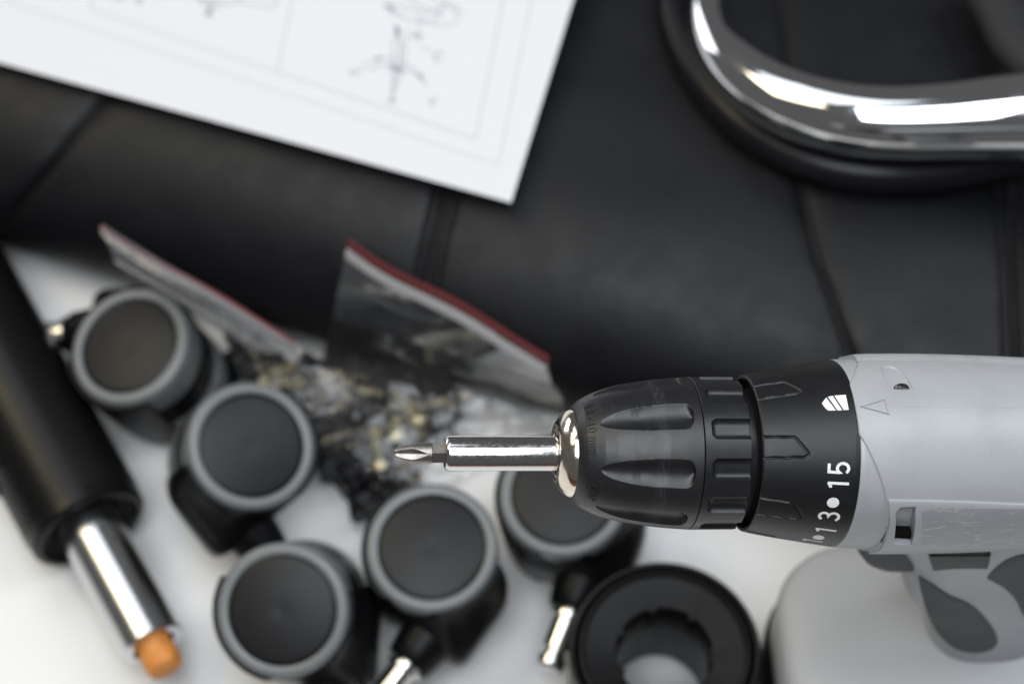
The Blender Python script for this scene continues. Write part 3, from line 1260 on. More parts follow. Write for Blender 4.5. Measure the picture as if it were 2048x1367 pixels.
tip_tab = [(sx(p), rad(p, h)) for p, h in [(787, 5.5), (789.5, 8.5), (795, 11), (803, 14.5), (814, 18), (825, 20.4), (837, 21.4), (848, 21.8), (862, 21.8)]]
g = G()
rows = []
NPH = 240
ns = 110
for i in range(ns + 1):
    s = tip_tab[0][0] + (tip_tab[-1][0] - tip_tab[0][0]) * i / ns
    r = lerp_table(tip_tab, s)
    row = []
    u = (s - sx(792)) / (sx(853) - sx(792))
    for j in range(NPH):
        ph = 2 * math.pi * j / NPH
        q = (ph - math.radians(35)) / (math.pi / 2)
        dq = (q - round(q)) * (math.pi / 2) * r
        dep = 0
        if u < 1:
            uu = max(u, 0)
            wd = 1.75 * math.sin(math.pi * (0.10 + 0.90 * uu ** 0.85)) ** 0.9 if uu < 1 else 0
            wd = min(wd, r * 0.60)
            if abs(dq) < wd:
                dep = min(0.55 * wd, r * 0.45) * (1 - (dq / wd) ** 2)
        row.append(cyl(s, r - dep, ph))
    rows.append(row)
rows.insert(0, [cyl(tip_tab[0][0] - 0.12, 0.1, 2 * math.pi * j / NPH) for j in range(NPH)])
rows.append([cyl(s_h0 + 0.1, rad(862, 18), 2 * math.pi * j / NPH) for j in range(NPH)])
g.grid(rows, closed_u=True)
g.fan(rows[0], True)
obj('cross_tip', g.v, g.f, M['bitsteel'], bit, 30, bit_o)

# ================================================================== CHAIR CUSHION
FA = on(0, 468, 30); FB = on(1100, 800, 30)
CA = (FB - FA); CA.z = 0; CA.normalize()                 # along the front edge
CB = Vector((-CA.y, CA.x, 0))                            # away from the front edge
C0 = Vector((FA.x, FA.y, 0))


def ab(p):
    q = Vector(p) - C0
    return q.dot(CA), q.dot(CB)


prof_c = catmull([Vector(p + (0,)) for p in [(26, 1), (10, 6), (1.5, 20), (0, 34), (4, 50), (14, 64), (30, 75), (52, 82), (80, 86), (120, 89), (180, 91), (260, 91), (360, 90), (520, 88)]], 6)
plen = [0.0]
for p, q in zip(prof_c, prof_c[1:]):
    plen.append(plen[-1] + (q - p).length)
PN = len(prof_c)
# the seams: where each crosses the cushion, as (length along the profile, a)
CBV = BVHTree.FromPolygons([C0 + CA * a_ + CB * p.x + Vector((0, 0, p.y)) for p in prof_c for a_ in (-500, 800)],
                           [(2 * k, 2 * k + 1, 2 * k + 3, 2 * k + 2) for k in range(PN - 1)])


def seam(pts):
    out = []
    for x, y in pts:
        rr = ray(x, y)
        h = CBV.ray_cast(CAM, rr.normalized())[0]
        a_, b_ = ab(h)
        k = min(range(PN), key=lambda q: (prof_c[q].x - b_) ** 2 + (prof_c[q].y - h.z) ** 2)
        out.append((plen[k], a_))
    return sorted(out)


def seam_a(tab, L):
    if L <= tab[0][0]:
        (b0, a0), (b1, a1) = tab[0], tab[1]
        return a0 + (a1 - a0) / (b1 - b0) * (L - b0)
    if L >= tab[-1][0]:
        (b0, a0), (b1, a1) = tab[-2], tab[-1]
        return a0 + (a1 - a0) / (b1 - b0) * (L - b0)
    return lerp_table(tab, L)


seam_L = seam([(205, 190), (110, 320), (10, 455)])
seam_D = seam([(893, 380), (868, 480), (850, 560)])
seam_R = seam([(1562, 20), (1575, 200), (1602, 350), (1640, 520), (1700, 712)])
seam_E = seam([(2018, 340), (2026, 500), (2036, 712)])
cush = thing('chair_cushion', 'black leather office chair cushion with stitched seams lying at the back of the table', 'chair cushion', C0 + CA * 180 + CB * 150)
CORG = C0 + CA * 180 + CB * 150
bounds = [[(0, -420), (600, -420)], seam_L, seam_D, seam_R, seam_E, [(0, 620), (600, 620)]]
EDGE_MM = [0, 0.7, 1.4, 2.2, 3.0, 3.7, 4.2, 4.6, 5.0, 5.5, 6.3, 7.6, 9.5, 12, 16, 22, 30]
for lo, hi in zip(bounds, bounds[1:]):
    g = G()
    rows = []
    for i in range(PN):
        p = prof_c[i]
        tn = (prof_c[min(i + 1, PN - 1)] - prof_c[max(i - 1, 0)]).normalized()
        nb, nz = -tn.y, tn.x
        a0, a1 = seam_a(lo, plen[i]), seam_a(hi, plen[i])
        row = []
        wd = a1 - a0
        fr_ = [v / wd for v in EDGE_MM]
        md_ = [fr_[-1] + (1 - 2 * fr_[-1]) * k / 12 for k in range(1, 12)]
        for tq in fr_ + md_ + [1 - v for v in reversed(fr_)]:
            a_ = a0 + wd * tq
            de = min(tq, 1 - tq) * wd
            sewn = (lo if tq < 0.5 else hi) in (seam_D, seam_E)
            dip = -2.6 * math.exp(-de / 2.0) - 1.2 * math.exp(-de / 9.0) + 0.55 * math.exp(-((de - 5) / 4.0) ** 2) * mnoise.noise(Vector((a_ * 0.02, plen[i] * 0.11, 7.7)))
            if sewn:
                dip += -1.1 * math.exp(-((de - 4.6) / 0.7) ** 2) + 0.5 * math.exp(-((de - 2.6) / 1.0) ** 2)
            wob = 1.1 * mnoise.noise(Vector((a_ * 0.018, p.x * 0.022, 3.1)))
            pos = C0 + CA * a_ + CB * (p.x + nb * (dip + wob)) + Vector((0, 0, p.y + nz * (dip + wob)))
            row.append(pos)
        rows.append(row)
    g.grid(rows)
    obj('leather_panel', g.v, g.f, M['leather'], cush, 60, CORG)
# stitches beside the two double seams
g = G()
for tab in (seam_D, seam_E):
    for side in (-1, 1):
        for i in range(0, 90):
            L = 30 + i * 4.2
            k = max(1, next((j for j, v in enumerate(plen) if v > L), PN - 1))
            q = (L - plen[k - 1]) / max(1e-6, plen[k] - plen[k - 1])
            p = prof_c[k - 1].lerp(prof_c[k], min(1, q))
            tn = (prof_c[k] - prof_c[k - 1]).normalized()
            a_ = seam_a(tab, L) + side * 4.6
            c = C0 + CA * a_ + CB * (p.x + tn.y * 1.6) + Vector((0, 0, p.y - tn.x * 1.6))
            tdir = CB * tn.x + Vector((0, 0, tn.y))
            tt_ = tube([c - tdir * 1.5, c + tdir * 1.5], 0.42, 6)
            g.add(tt_.v, tt_.f)
st = obj('stitching', g.v, g.f, M['thread'], cush, 60, CORG)
st['kind'] = 'stuff'
# piping cords sunk in the seams
for tab in (seam_L, seam_D, seam_R, seam_E):
    path = []
    for i in range(0, PN, 2):
        p = prof_c[i]
        tn = (prof_c[min(i + 1, PN - 1)] - prof_c[max(i - 1, 0)]).normalized()
        path.append(C0 + CA * seam_a(tab, plen[i]) + CB * (p.x + tn.y * 4.2) + Vector((0, 0, p.y - tn.x * 4.2)))
    gg = tube(path, 1.0, 8, upv=CA)
    obj('seam_cord', gg.v, gg.f, M['thread'], cush, 60, CORG)

# ================================================================== INSTRUCTION SHEET
PC = on(1022, 405, 91.5)
q1 = on(0, 110, 88); q2 = on(1140, 0, 106)
vL = (q1 - PC).normalized(); vU = (q2 - PC).normalized()
nP = vL.cross(vU).normalized()
# square the corner by turning both edges a little
mid = (vL + vU).normalized()
pv = nP.cross(mid).normalized()
vL2 = (mid - pv).normalized(); vU2 = (mid + pv).normalized()
if vL2.dot(vL) < vU2.dot(vL):
    vL2, vU2 = vU2, vL2
vL2 = vL2.lerp(vL, 0.65).normalized(); vU2 = vU2.lerp(vU, 0.65).normalized()
if nP.z < 0:
    nP = -nP
sheet = thing('instruction_sheet', 'white printed assembly instruction sheet lying on the black leather cushion', 'paper sheet', PC)


def pp_(x, y, h=0.0):
    """x mm from the corner leftwards along the lower edge, y mm up the right edge"""
    bow = 0.7 * (math.sin(x * 0.021 + 0.3) - 0.3) * (0.4 + y / 260)
    return PC + vL2 * x + vU2 * y + nP * (bow + h)


g = G()
top = [[pp_(297 * i / 60, 210 * k / 40) for i in range(61)] for k in range(41)]
bot = [[pp_(297 * i / 60, 210 * k / 40, -0.12) for i in range(61)] for k in range(41)]
g.grid(top); g.grid(bot, flip=True)
for a, b in ((top[0], bot[0]), (top[-1], bot[-1]), ([r[0] for r in top], [r[0] for r in bot]), ([r[-1] for r in top], [r[-1] for r in bot])):
    g.grid([a, b])
paper = obj('paper', g.v, g.f, M['paper'], sheet, 60, PC)
# print: frames, chair drawings, part letters, all flat on the sheet
pb = BVHTree.FromPolygons([v for r in top for v in r], [(k * 61 + i, k * 61 + i + 1, (k + 1) * 61 + i + 1, (k + 1) * 61 + i) for k in range(40) for i in range(60)])


def sheet_xy(px, py):
    rr = ray(px, py)
    k = (PC - CAM).dot(nP) / rr.dot(nP)
    p = CAM + rr * k - PC
    return p.dot(vL2), p.dot(vU2)


def draw(lines, wd, m, name, px=True):
    gg_ = G()
    for ln in lines:
        pts = [sheet_xy(*p) for p in ln] if px else ln
        pts = [p for p in densify(pts, 4.0)]
        rb = stroke([Vector(p) for p in pts], wd)
        gg_.grid([[pp_(L.x, L.y, 0.06), pp_(R_.x, R_.y, 0.06)] for L, R_ in rb])
    return obj(name, gg_.v, gg_.f, m, paper, 0, PC)


def arcp(cx, cy, rx, ry, a0, a1, n=14, rot=0):
    out = []
    for k in range(n + 1):
        a = math.radians(a0 + (a1 - a0) * k / n)
        x, y = rx * math.cos(a), ry * math.sin(a)
        c, s_ = math.cos(math.radians(rot)), math.sin(math.radians(rot))
        out.append((cx + x * c - y * s_, cy + x * s_ + y * c))
    return out


draw([[(-60, 38), (1000, 333), (1095, -30)]], 0.35, M['ink'], 'printed_border')
draw([[(-60, 4), (102, 44), (115, -20)], [(185, -20), (168, 62), (550, 170), (955, 285), (1035, -20)], [(552, 168), (602, -20)]], 0.4, M['ink'], 'printed_frame')
draw([arcp(420, 15, 62, 26, -10, 190, rot=14), arcp(500, 22, 60, 18, -60, 120, rot=14), [(395, 40), (425, 38), (412, 62), (424, 64)], [(360, 20), (352, 30)], [(470, 2), (560, 8)], arcp(250, -4, 20, 24, 20, 160)], 0.55, M['ink'], 'printed_drawing')
draw([arcp(845, 28, 52, 34, -30, 200, rot=14), arcp(880, 40, 52, 24, -60, 130, rot=14), [(785, 45), (812, 52), (838, 62), (860, 60)], [(826, 75), (815, 150), (795, 195)], [(808, 75), (808, 92)], [(848, 75), (842, 92)],
      arcp(785, 190, 70, 55, 195, 330, rot=8), [(800, 155), (790, 210)], [(810, 90), (805, 152)], [(848, 110), (872, 116)]], 0.55, M['ink'], 'printed_drawing')
draw([[(372, 8), (398, 2), (470, 10), (486, 22)], [(386, 30), (452, 38)], arcp(455, 6, 34, 12, 0, 170, rot=14), [(404, 46), (436, 52)], [(540, 16), (566, 20)], arcp(520, 6, 26, 20, 30, 200, rot=14)], 0.4, M['inkd'], 'printed_detail')
draw([[(800, 10), (838, 4), (880, 12), (930, 30), (944, 44)], [(806, 30), (850, 42), (900, 46)], arcp(868, 18, 40, 16, -20, 180, rot=14), [(812, 100), (806, 146)], [(796, 98), (790, 148)], [(742, 160), (770, 148), (800, 152), (836, 162), (862, 186)], [(792, 160), (786, 206)], arcp(796, 154, 14, 7, 0, 360, rot=14)], 0.4, M['inkd'], 'printed_detail')
draw([[(780, 30), (800, 42)], [(802, 70), (804, 92)], [(755, 140), (768, 134)], [(845, 165), (853, 170)], [(790, 152), (814, 158)]], 1.3, M['inkd'], 'printed_part')


def letter(ch, px, py, size):
    vs, fs = text_mesh(ch, size)
    x0, y0 = sheet_xy(px, py)
    gg_ = G()
    gg_.add([pp_(x0 - v.x, y0 + v.y, 0.07) for v in vs], fs)
    obj('printed_letter', gg_.v, gg_.f, M['inkd'], paper, 0, PC)


for ch, x, y, s_ in [('M', 213, 42, 6), ('K', 260, 46, 6), ('B', 404, 66, 5.5), ('A', 775, 222, 5), ('C', 872, 134, 6), ('D', 700, 170, 4), ('E', 862, 222, 4.5), ('J', 800, 92, 5.5), ('H', 832, 96, 5.5), ('L', 20, 4, 6), ('G', 540, 12, 5)]:
    letter(ch, x, y, s_)

# ================================================================== CHAIR ARM (chrome loop on a black pad)
arm_px = [(1425, -60, 112), (1408, 10, 113), (1418, 75, 114), (1452, 125, 116), (1518, 180, 118), (1600, 215, 121), (1690, 238, 124), (1790, 246, 127), (1900, 241, 130), (2048, 232, 133), (2200, 226, 135), (2400, 226, 137)]
wid = [(0, 6.0), (1, 6.6), (2, 8.5), (3, 11), (4, 12.3), (5, 13), (6, 13.4), (7, 13.6), (8, 14.2), (9, 15.8), (10, 16.4), (11, 16.5)]
ap = [on(x, y, z) for x, y, z in arm_px]
path = catmull(ap, 10)
for _ in range(60):
    path = [path[0]] + [(path[k - 1] + path[k] * 2 + path[k + 1]) / 4 for k in range(1, len(path) - 1)] + [path[-1]]
arm_o = Vector((190, 30, 88))
arm = thing('armrest_loop', 'bent chrome chair arm with black padded underside lying on the leather cushion', 'chair arm', arm_o)
rws = [(lerp_table(wid, i / 10) * 1.0, 6.0 + 6.4 * smooth01(i / 60)) for i in range(len(path))]
rolls = [math.radians(70 - 24 * smooth01((i - 10) / 50)) for i in range(len(path))]
gg = tube(path, rws, 48, roll=rolls)
obj('chrome_tube', gg.v, gg.f, M['chrome'], arm, 60, arm_o)
pad_px = [(1350, -60, 96), (1346, 20, 96), (1370, 97, 96), (1420, 175, 97), (1490, 245, 98), (1576, 297, 98), (1662, 326, 99), (1760, 338, 100), (1880, 334, 100), (2048, 308, 101), (2200, 298, 101), (2400, 298, 101)]
pth = catmull([on(x, y, z) for x, y, z in pad_px], 10)
gg = tube(pth, [(lerp_table([(0, 6), (3, 8), (6, 8.8), (8, 9.5), (11, 10)], i / 10), 7.5) for i in range(len(pth))], 32)
obj('arm_pad', gg.v, gg.f, M['pad'], arm, 60, arm_o)
# pad inside the loop, at the right
br = catmull([on(x, y, z) for x, y, z in [(1960, -60, 112), (2010, 30, 112), (2040, 90, 111), (2110, 150, 110), (2220, 170, 110)]], 8)
gg = tube(br, [(11, 8)] * len(br), 24)
obj('arm_bracket', gg.v, gg.f, M['thread'], arm, 60, arm_o)

# ================================================================== GAS LIFT
l0 = on(174, 1046, 23.4); l1 = on(308, 1290, 23.4)
LD = (l1 - l0); LD.z = 0; LD.normalize()
LS = Vector((-LD.y, LD.x, 0))
lift = thing('gas_lift', 'black chair gas lift cylinder with chrome rod and orange end button lying on the table', 'gas lift', Vector((l0.x, l0.y, 0)))
LO = Vector((l0.x, l0.y, 0))


def lc(x, r, ph):
    c = Vector((l0.x, l0.y, 23.4))
    return c + LD * x + LS * (r * math.cos(ph)) + Vector((0, 0, r * math.sin(ph)))


Lr = (l1 - l0).length
g = G()
g.grid(lathe([(-260, 23.4), (-4, 23.4), (-2.2, 22.8), (-1.2, 22.9), (2.0, 22.6), (3.2, 21.4), (3.4, 19.5), (1.0, 18.4), (-1.5, 13.0)], 72, lc), closed_u=True)
obj('outer_tube', g.v, g.f, M['lift'], lift, 35, LO)
g = G()
g.grid(lathe([(-6, 12), (Lr - 0.6, 12), (Lr, 11.4), (Lr, 8.2), (Lr - 1.2, 7.9), (Lr - 8, 7.9)], 64, lc), closed_u=True)
obj('chrome_rod', g.v, g.f, M['rodchrome'], lift, 35, LO)
g = G()
g.grid(lathe([(Lr - 8, 6.9), (Lr + 8.5, 6.9), (Lr + 10.3, 6.3), (Lr + 11.2, 5.0), (Lr + 11.6, 2.5), (Lr + 11.65, 0.05)], 40, lc), closed_u=True)
obj('release_button', g.v, g.f, M['orange'], lift, 35, LO)
for dx, ph, rr_h in [(-33, 2.45, 3.0), (-28, 2.95, 3.2)]:
    c = lc(dx, 23.0, ph)
    n = (c - lc(dx, 0, 0)).normalized()
    a = LD
    b = n.cross(a)
    g = G()
    rows = [[c + n * h + a * (r * math.cos(2 * math.pi * j / 24)) + b * (r * math.sin(2 * math.pi * j / 24)) for j in range(24)] for r, h in [(rr_h, -0.5), (rr_h, 0.9), (rr_h - 0.7, 1.2), (rr_h - 1.1, 0.3), (0.05, 0.2)]]
    g.grid(rows, closed_u=True)
    obj('rivet', g.v, g.f, M['lift'], lift, 35, LO)

# ================================================================== PLASTIC COVER RING
rc0 = on(1330, 1297, 52)
RO = Vector((rc0.x, rc0.y, 0))
ring = thing('plastic_cover', 'round black plastic cover with a wide hole standing in front of the drill', 'plastic cover', RO)


def up_l(z, r, ph):
    return RO + Vector((r * math.cos(ph), r * math.sin(ph), z))


g = G()
prof = [(0.2, 31.5), (0.6, 32.9), (47, 32.9), (47.5, 33.6), (50.6, 33.6), (51.6, 33.3), (52.0, 32.6), (51.8, 31.9), (50.9, 31.4), (49.0, 31.2), (48.7, 30.7), (49.0, 30.2), (51.0, 30.0), (51.7, 29.6), (51.8, 28.9), (51.4, 28.3), (50.4, 27.9), (48.6, 18.2), (48.4, 17.3), (47.6, 16.8), (30, 16.6), (6, 16.4)]
rows = []
for z, r in prof:
    row = []
    for j in range(144):
        ph = 2 * math.pi * j / 144
        rr2 = r
        if 16.7 < r < 18.0:
            rr2 = r - (1.5 if (j % 20) in (0, 1, 2) else 0)
        if r < 16.7:
            rr2 = r
        row.append(up_l(z, rr2, ph))
    rows.append(row)
g.grid(rows, closed_u=True)
obj('cover_body', g.v, g.f, M['ring'], ring, 40, RO)

# ================================================================== CASTERS
# local frame: +Z wheel axis (towards the viewer), +X stem direction, +Y the side the hood's ear stands on
WR, HR, HW = 24.0, 25.2, 22.0


def zl(prof, n=72, cx=0, cy=0):
    return [[Vector((cx + r * math.cos(2 * math.pi * j / n), cy + r * math.sin(2 * math.pi * j / n), z)) for j in range(n)] for z, r in prof]


def hood_outline(R):
    """open C: from below the wheel round the stem end to the ear"""
    pts = []
    for k in range(14):
        a = math.radians(-112 + (112 - 27) * k / 13)
        pts.append((R * math.cos(a), R * math.sin(a)))
    pts += [(24.4, -11.0), (25.6, -8), (26, -4), (26, 27), (25.4, 29.6), (23.6, 31.2), (21, 31.7), (4, 31.4), (-1, 31), (-5, 29.9), (-8.2, 27.8), (-10.2, 25.6)]
    return pts


def make_caster():
    root = thing('caster', 'x', 'caster', group='twin wheel chair casters lying on the table')
    for sgn in (1, -1):
        g = G()
        pr = [(6.0, 10), (6.0, 21.5), (6.6, 23.3), (8.5, 24.0), (19.6, 24.0), (21.2, 23.6), (22.0, 22.8), (22.3, 21.6), (22.2, 20.4), (21.9, 19.7), (21.0, 19.45)]
        g.grid(zl([(z * sgn, r) for z, r in pr]), closed_u=True, flip=sgn < 0)
        wheel = obj('wheel', g.v, g.f, M['tread'], root, 35)
        g = G()
        pr = [(20.4, 19.5), (21.2, 19.4), (21.6, 18.9), (21.85, 17.2), (22.5, 12), (22.85, 6.5), (23.0, 2.0), (22.9, 1.0), (22.9, 0.05)]
        g.grid(zl([(z * sgn, r) for z, r in pr]), closed_u=True, flip=sgn < 0)
        obj('hub_cap', g.v, g.f, M['hub'], wheel, 35)
    # hood: mantle round the wheels, open at both wheel faces
    out = hood_outline(HR + 0.9)
    n = len(out)
    zz = [-20.5, -20.2, -19.2, -17.4, -15, -12.5, -10, -7.5, -5, 0, 5, 7.5, 10, 12.5, 15, 17.4, 19.2, 20.2, 20.5]
    ins = [1.6, 0.9, 0.35, 0.08, 0, 0, 0, 0, 0, 0, 0, 0, 0, 0, 0, 0.08, 0.35, 0.9, 1.6]
    g = G()
    rows = []

    def inset(p, d):
        v = Vector((p[0] - 2, p[1] - 2)); l = v.length
        return v * ((l - d) / l) + Vector((2, 2))
    for z, d in zip(zz, ins):
        fz = smooth01((abs(z) - 5.0) / 14.5) ** 0.8      # squared in the middle, round at the wheel faces
        row = []
        for p in out:
            v = Vector(p)
            c_ = v * ((HR + 0.7) / v.length)
            v = v.lerp(c_, fz)
            v = v * ((v.length - 0.35 * d) / v.length)
            row.append(Vector((v.x, v.y, z)))
        rows.append(row)
    inner = []
    for z in (20.5, -20.5):
        r_ = []
        for p in out:
            a = math.atan2(p[1], p[0])
            r_.append(Vector(((WR + 0.5) * math.cos(a), (WR + 0.5) * math.sin(a), z)))
        inner.append(r_)
    ringz = rows + inner                       # closed round the section, open at the two ends of the C
    g.grid(ringz, closed_v=True)
    g.fan([r_[0] for r_ in ringz]); g.fan([r_[-1] for r_ in ringz], True)
    obj('hood', g.v, g.f, M['hood'], root, 40)
    g = G()
    g.grid(zl([(-5.5, 0.05), (-5.5, 23.9), (5.5, 23.9), (5.5, 0.05)]), closed_u=True)
    obj('web_plate', g.v, g.f, M['hood'], root, 30)
    # spokes / axle seen between the wheels
    g = G()
    for k in range(10):
        a = 2 * math.pi * k / 10
        tt_ = tube([Vector((8 * math.cos(a), 8 * math.sin(a), 5.7)), Vector((20 * math.cos(a), 20 * math.sin(a), 5.7))], 0.7, 6, upv=Vector((0.1, 0.2, 1)))
        g.add(tt_.v, tt_.f)
    obj('rib', g.v, g.f, M['hood'], root, 40)
    # stem: socket collar, steel pin with a groove near its end

    def xl(x, r, ph):
        return Vector((x, 15 + r * math.cos(ph), r * math.sin(ph)))
    g = G()
    g.grid(lathe([(24, 10.5), (30, 9.6), (35.0, 8.8), (36, 8.0), (36, 5.0)], 40, xl), closed_u=True)
    obj('stem_socket', g.v, g.f, M['hood'], root, 35)
    g = G()
    g.grid(lathe([(34, 5.2), (37, 5.2), (37.4, 7.0), (39.0, 7.0), (39.4, 5.3), (51, 5.3), (51.6, 3.9), (53.4, 3.9), (54.2, 5.2), (57.2, 5.1), (58.6, 4.2), (58.9, 0.05)], 36, xl), closed_u=True)
    obj('stem_pin', g.v, g.f, M['zinc'], root, 30)
    return root


def copy_tree(o, parent=None):
    c = o.copy()
    COL.objects.link(c)
    if parent is not None:
        c.parent = parent
        c.matrix_parent_inverse = o.matrix_parent_inverse.copy()
    for ch in list(o.children):
        copy_tree(ch, c)
    return c


proto = make_caster()


def place_caster(o, label, px, py, z, stem, back, flip):
    """px,py: photo position of the near wheel's centre; stem: image direction of the stem; back: image shift (px) from near to far wheel face"""
    o['label'] = label
    p = on(px, py, z)
    v = ray(px, py).normalized()
    rgt = RIGHT - v * RIGHT.dot(v); rgt.normalize()
    upv = UP - v * UP.dot(v); upv = (upv - rgt * upv.dot(rgt)).normalized()
    sc = FPX / (p - CAM).dot(FWD)
    q = Vector((back[0], -back[1])) / sc / 44.0           # sine of the tilt
    ax = -(v * math.sqrt(max(0.05, 1 - q.length_squared)) + rgt * q.x + upv * q.y)
    ax.normalize()
    sd = rgt * stem[0] + upv * (-stem[1])
    sd = (sd - ax * sd.dot(ax)).normalized()
    yy = ax.cross(sd)
    # image: with the axis to the viewer, +Y is 90 degrees anticlockwise of the stem
    if flip:
        # the other wheel faces the viewer: turn half round about the stem
        Mx = Matrix((sd, -yy, -ax)).transposed()
    else:
        Mx = Matrix((sd, yy, ax)).transposed()
    o.rotation_mode = 'QUATERNION'
    o.rotation_quaternion = Mx.to_quaternion()
    o.location = (p - ax * 22.0) * MM


spec = [
    ('grey-rimmed caster tipped on its side against the gas lift, its second wheel showing', 258, 690, 52, (-1.0, -0.12), (92, 84), True),
    ('grey-rimmed caster between the gas lift and the bag of screws, hood towards the bottom', 505, 890, 56, (0.62, 0.78), (-50, 40), True),
    ('frontmost grey-rimmed caster at the bottom beside the orange tipped gas lift', 564, 1220, 52, (-0.1, 1.0), (52, -14), False),
    ('grey-rimmed caster in front of the screw bag with its bright pin pointing out', 864, 1092, 52, (-0.58, 0.81), (10, 64), False),
    ('caster half hidden under the chuck with its grooved pin beside the round cover', 1128, 985, 52, (-0.33, 0.94), (12, 70), False),
]
for i, sp in enumerate(spec):
    o = proto if i == 0 else copy_tree(proto)
    place_caster(o, *sp)

# ================================================================== BAGS OF FASTENERS


def film_grid(rows_px, nu, nv, crumple, seed, off=0.0):
    """rows_px: list of (left px, left py, left z, right px, right py, right z) from the zip downwards"""
    Ls = catmull([on(r[0], r[1], r[2]) for r in rows_px], nv)
    Rs = catmull([on(r[3], r[4], r[5]) for r in rows_px], nv)
    out = []
    for i, (a, b) in enumerate(zip(Ls, Rs)):
        row = []
        fi = i / (len(Ls) - 1)
        for k in range(nu + 1):
            q = k / nu
            p = a.lerp(b, q)
            am = crumple * smooth01((fi - 0.26) / 0.3) * (0.35 + 0.65 * math.sin(math.pi * q))
            n1 = mnoise.noise(Vector((p.x * 0.035 + seed, p.y * 0.035, seed * 1.7)))
            n2 = abs(mnoise.noise(Vector((p.x * 0.05 - seed, p.y * 0.075, 4.0))))
            n3 = abs(mnoise.noise(Vector((p.x * 0.22, p.y * 0.2 + seed, 9.0))))
            bulge = math.sin(math.pi * q) * math.sin(math.pi * min(1, fi * 1.05)) * off
            z = p.z + am * (0.7 * n1 + 1.0 * n2 + 0.30 * n3) + 0.5 * n3 + bulge
            row.append(Vector((p.x, p.y, max(0.5, z))))
        out.append(row)
    return out


def make_bag(name, label, zl_, zr_, rows_front, rows_back, seed):
    org = (on(*zl_) + on(*zr_)) / 2
    org.z = 0
    root = thing(name, label, 'plastic bag', org, 'clear zip bags of fasteners')
    fr = film_grid(rows_front, 44, 16, 5.0, seed, 5.0)
    bk = film_grid(rows_back, 44, 16, 1.0, seed + 5, 0.0)
    g = G(); g.grid(fr)
    obj('front_film', g.v, g.f, M['film'], root, 80, org)
    g = G(); g.grid(bk, flip=True)
    obj('back_film', g.v, g.f, M['film'], root, 80, org)
    return root, org, fr, bk


def zip_strip(root, org, a, b, down, wd_band, wd_red, wav, red_lift=1.0):
    """band and red line along the zip from a to b (mm points); down: direction towards the pouch"""
    n = 40
    nrm = (b - a).cross(down).normalized()
    if nrm.z < 0:
        nrm = -nrm
    for nm, m, d0, d1, th in (('zip_band', M['zipband'], 0.3, wd_band, 0.9), ('red_zip_line', M['redzip'], -wd_red, -0.1, 0.7)):
        rows = []
        for k in range(n + 1):
            q = k / n
            c = a.lerp(b, q) + nrm * (wav * math.sin(q * 5.0 + 0.6)) + down * (0.8 * math.sin(q * 9))
            dd1 = d1
            rows.append([c + down * d0 - nrm * th, c + down * d0 + nrm * th, c + down * (d0 + d1) / 2 + nrm * (th * 1.25), c + down * dd1 + nrm * th, c + down * dd1 - nrm * th])
        g = G(); g.grid(rows, closed_u=True); g.fan(rows[0], True); g.fan(rows[-1])
        obj(nm, g.v, g.f, m, root, 50, org)


# bag A (left)
rA, oA, fA, kA = make_bag('zip_bag', 'clear zip bag behind the tipped caster, its red edge nearly edge-on', (205, 452, 88), (588, 690, 80),
    [(205, 452, 88, 588, 690, 82), (252, 552, 76, 512, 706, 70), (420, 640, 26, 610, 720, 30), (470, 730, 22, 690, 770, 24), (520, 850, 14, 680, 880, 14)],
    [(205, 452, 87, 588, 690, 79), (300, 520, 50, 575, 690, 48), (450, 620, 10, 640, 690, 10), (480, 730, 2, 700, 770, 2), (525, 850, 1.5, 690, 880, 1.5)], 1.3)
zip_strip(rA, oA, on(205, 450, 88.5), on(588, 688, 80.5), (on(240, 540, 66) - on(215, 452, 88)).normalized(), 4.6, 0.3, 1.2)
# bag B (right)
rB, oB, fB, kB = make_bag('zip_bag', 'clear zip bag with a broad red zip line spilling dark screws under the bit', (697, 490, 84), (1092, 728, 84),
    [(697, 490, 84, 1092, 728, 84), (676, 575, 64, 1100, 760, 60), (664, 645, 44, 1125, 800, 40), (640, 720, 26, 1110, 850, 26), (630, 820, 20, 1010, 910, 20), (660, 940, 14, 880, 990, 14), (720, 1010, 4, 850, 1020, 4)],
    [(697, 490, 83, 1092, 728, 83), (690, 560, 50, 1130, 740, 50), (690, 640, 16, 1140, 800, 14), (645, 720, 3, 1120, 850, 3), (632, 820, 2, 1015, 912, 2), (662, 940, 1.5, 885, 992, 1.5), (722, 1010, 1, 852, 1021, 1)], 4.1)
zip_strip(rB, oB, on(699, 492, 84.5), on(1092, 730, 84.5), (on(690, 575, 66) - on(705, 490, 84)).normalized(), 4.4, 3.4, 1.6)


def zip_sheen_sheet(root, org, rows_px, m, seed):
    """added sheet just under the zip, its haze painting the light reflected there"""
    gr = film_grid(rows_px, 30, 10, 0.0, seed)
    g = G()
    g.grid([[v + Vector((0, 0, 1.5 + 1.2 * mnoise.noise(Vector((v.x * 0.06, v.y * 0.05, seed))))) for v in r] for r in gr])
    obj('zip_sheen_sheet', g.v, g.f, m, root, 80, org)


zip_sheen_sheet(rA, oA, [(205, 452, 88, 588, 690, 82), (222, 500, 84, 556, 706, 78), (246, 540, 80, 512, 708, 74)], M['flap_sheen'], 2.2)
zip_sheen_sheet(rB, oB, [(697, 490, 84, 1092, 728, 84), (680, 570, 70, 1098, 752, 74), (666, 642, 54, 1104, 772, 66)], M['faint_flap_sheen'], 5.2)


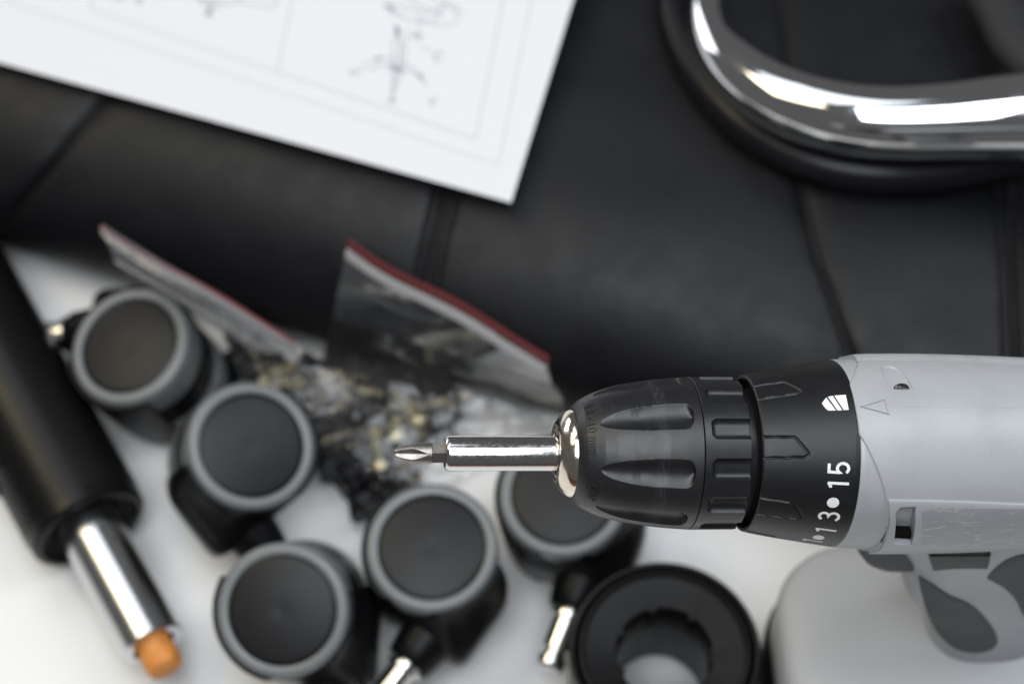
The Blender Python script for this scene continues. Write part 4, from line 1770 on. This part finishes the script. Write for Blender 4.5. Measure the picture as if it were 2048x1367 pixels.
# fasteners in the bags
def make_bolt(name, m, length, r, headr, hexhead=True):
    root = thing(name, 'x', 'screw')
    n = 6 if hexhead else 20

    def xl(x, rr, ph):
        return Vector((x, rr * math.cos(ph), rr * math.sin(ph)))
    g = G()
    rows = lathe([(0, 0.05), (0, headr * 0.9), (0.5, headr), (headr * 0.75, headr), (headr * 0.75 + 0.1, r)], n, xl)
    g.grid(rows, closed_u=True)
    obj('screw_head', g.v, g.f, m, root, 25)
    g = G()
    pr = [(headr * 0.7, r)]
    x = headr * 0.7
    while x < length - 1:
        pr += [(x + 0.45, r * 1.0), (x + 0.9, r * 0.84)]
        x += 0.9
    pr += [(length, r * 0.75), (length, 0.05)]
    g.grid(lathe(pr, 12, xl), closed_u=True)
    obj('threaded_shank', g.v, g.f, m, root, 30)
    return root


bolt_k = make_bolt('black_screw', M['boltblack'], 24, 2.9, 5.0)
bolt_y = make_bolt('yellow_bolt', M['yellowzinc'], 20, 2.7, 4.8, False)
rnd = random.Random(11)
cnt = {'k': 0, 'y': 0}


def scatter(poly_px, n, kind, label, group, zmin, zmax):
    src = bolt_k if kind == 'k' else bolt_y
    xs = [p[0] for p in poly_px]; ys = [p[1] for p in poly_px]

    def inside(x, y):
        c = False
        j = len(poly_px) - 1
        for i in range(len(poly_px)):
            (xi, yi), (xj, yj) = poly_px[i], poly_px[j]
            if (yi > y) != (yj > y) and x < (xj - xi) * (y - yi) / (yj - yi) + xi:
                c = not c
            j = i
        return c
    k = 0
    while k < n:
        x, y = rnd.uniform(min(xs), max(xs)), rnd.uniform(min(ys), max(ys))
        if not inside(x, y):
            continue
        o = src if cnt[kind] == 0 else copy_tree(src)
        cnt[kind] += 1
        o['label'] = label
        o['group'] = group
        p = on(x, y, rnd.uniform(zmin, zmax))
        th = rnd.uniform(0, 2 * math.pi)
        d_ = Vector((math.cos(th), math.sin(th), rnd.uniform(-0.2, 0.2))).normalized()
        o.rotation_mode = 'QUATERNION'
        o.rotation_quaternion = d_.to_track_quat('X', 'Z')
        o.location = (p - d_ * 10) * MM
        k += 1


dark_poly = [(650, 740), (760, 720), (900, 770), (880, 850), (800, 870), (780, 960), (750, 1005), (690, 970), (640, 860)]
scatter(dark_poly, 150, 'k', 'loose black screw among many in the clear bag under the bit', 'black screws heaped in the bag', 4, 15)
scatter([(700, 800), (870, 790), (850, 850), (760, 880), (720, 860)], 3, 'y', 'yellowish bolt among the black screws in the clear bag', 'yellowish bolts in the bags', 12, 20)
scatter([(715, 900), (780, 890), (755, 960), (725, 955)], 1, 'y', 'yellowish bolt among the black screws in the clear bag', 'yellowish bolts in the bags', 12, 18)
scatter([(430, 700), (520, 690), (540, 760), (470, 780)], 6, 'k', 'black screw in the bag behind the tipped caster', 'black screws in the far bag', 4, 10)
scatter([(505, 700), (580, 720), (590, 790), (530, 790)], 2, 'y', 'yellowish bolt in the bag beside the tipped caster', 'yellowish bolts in the far bag', 5, 14)
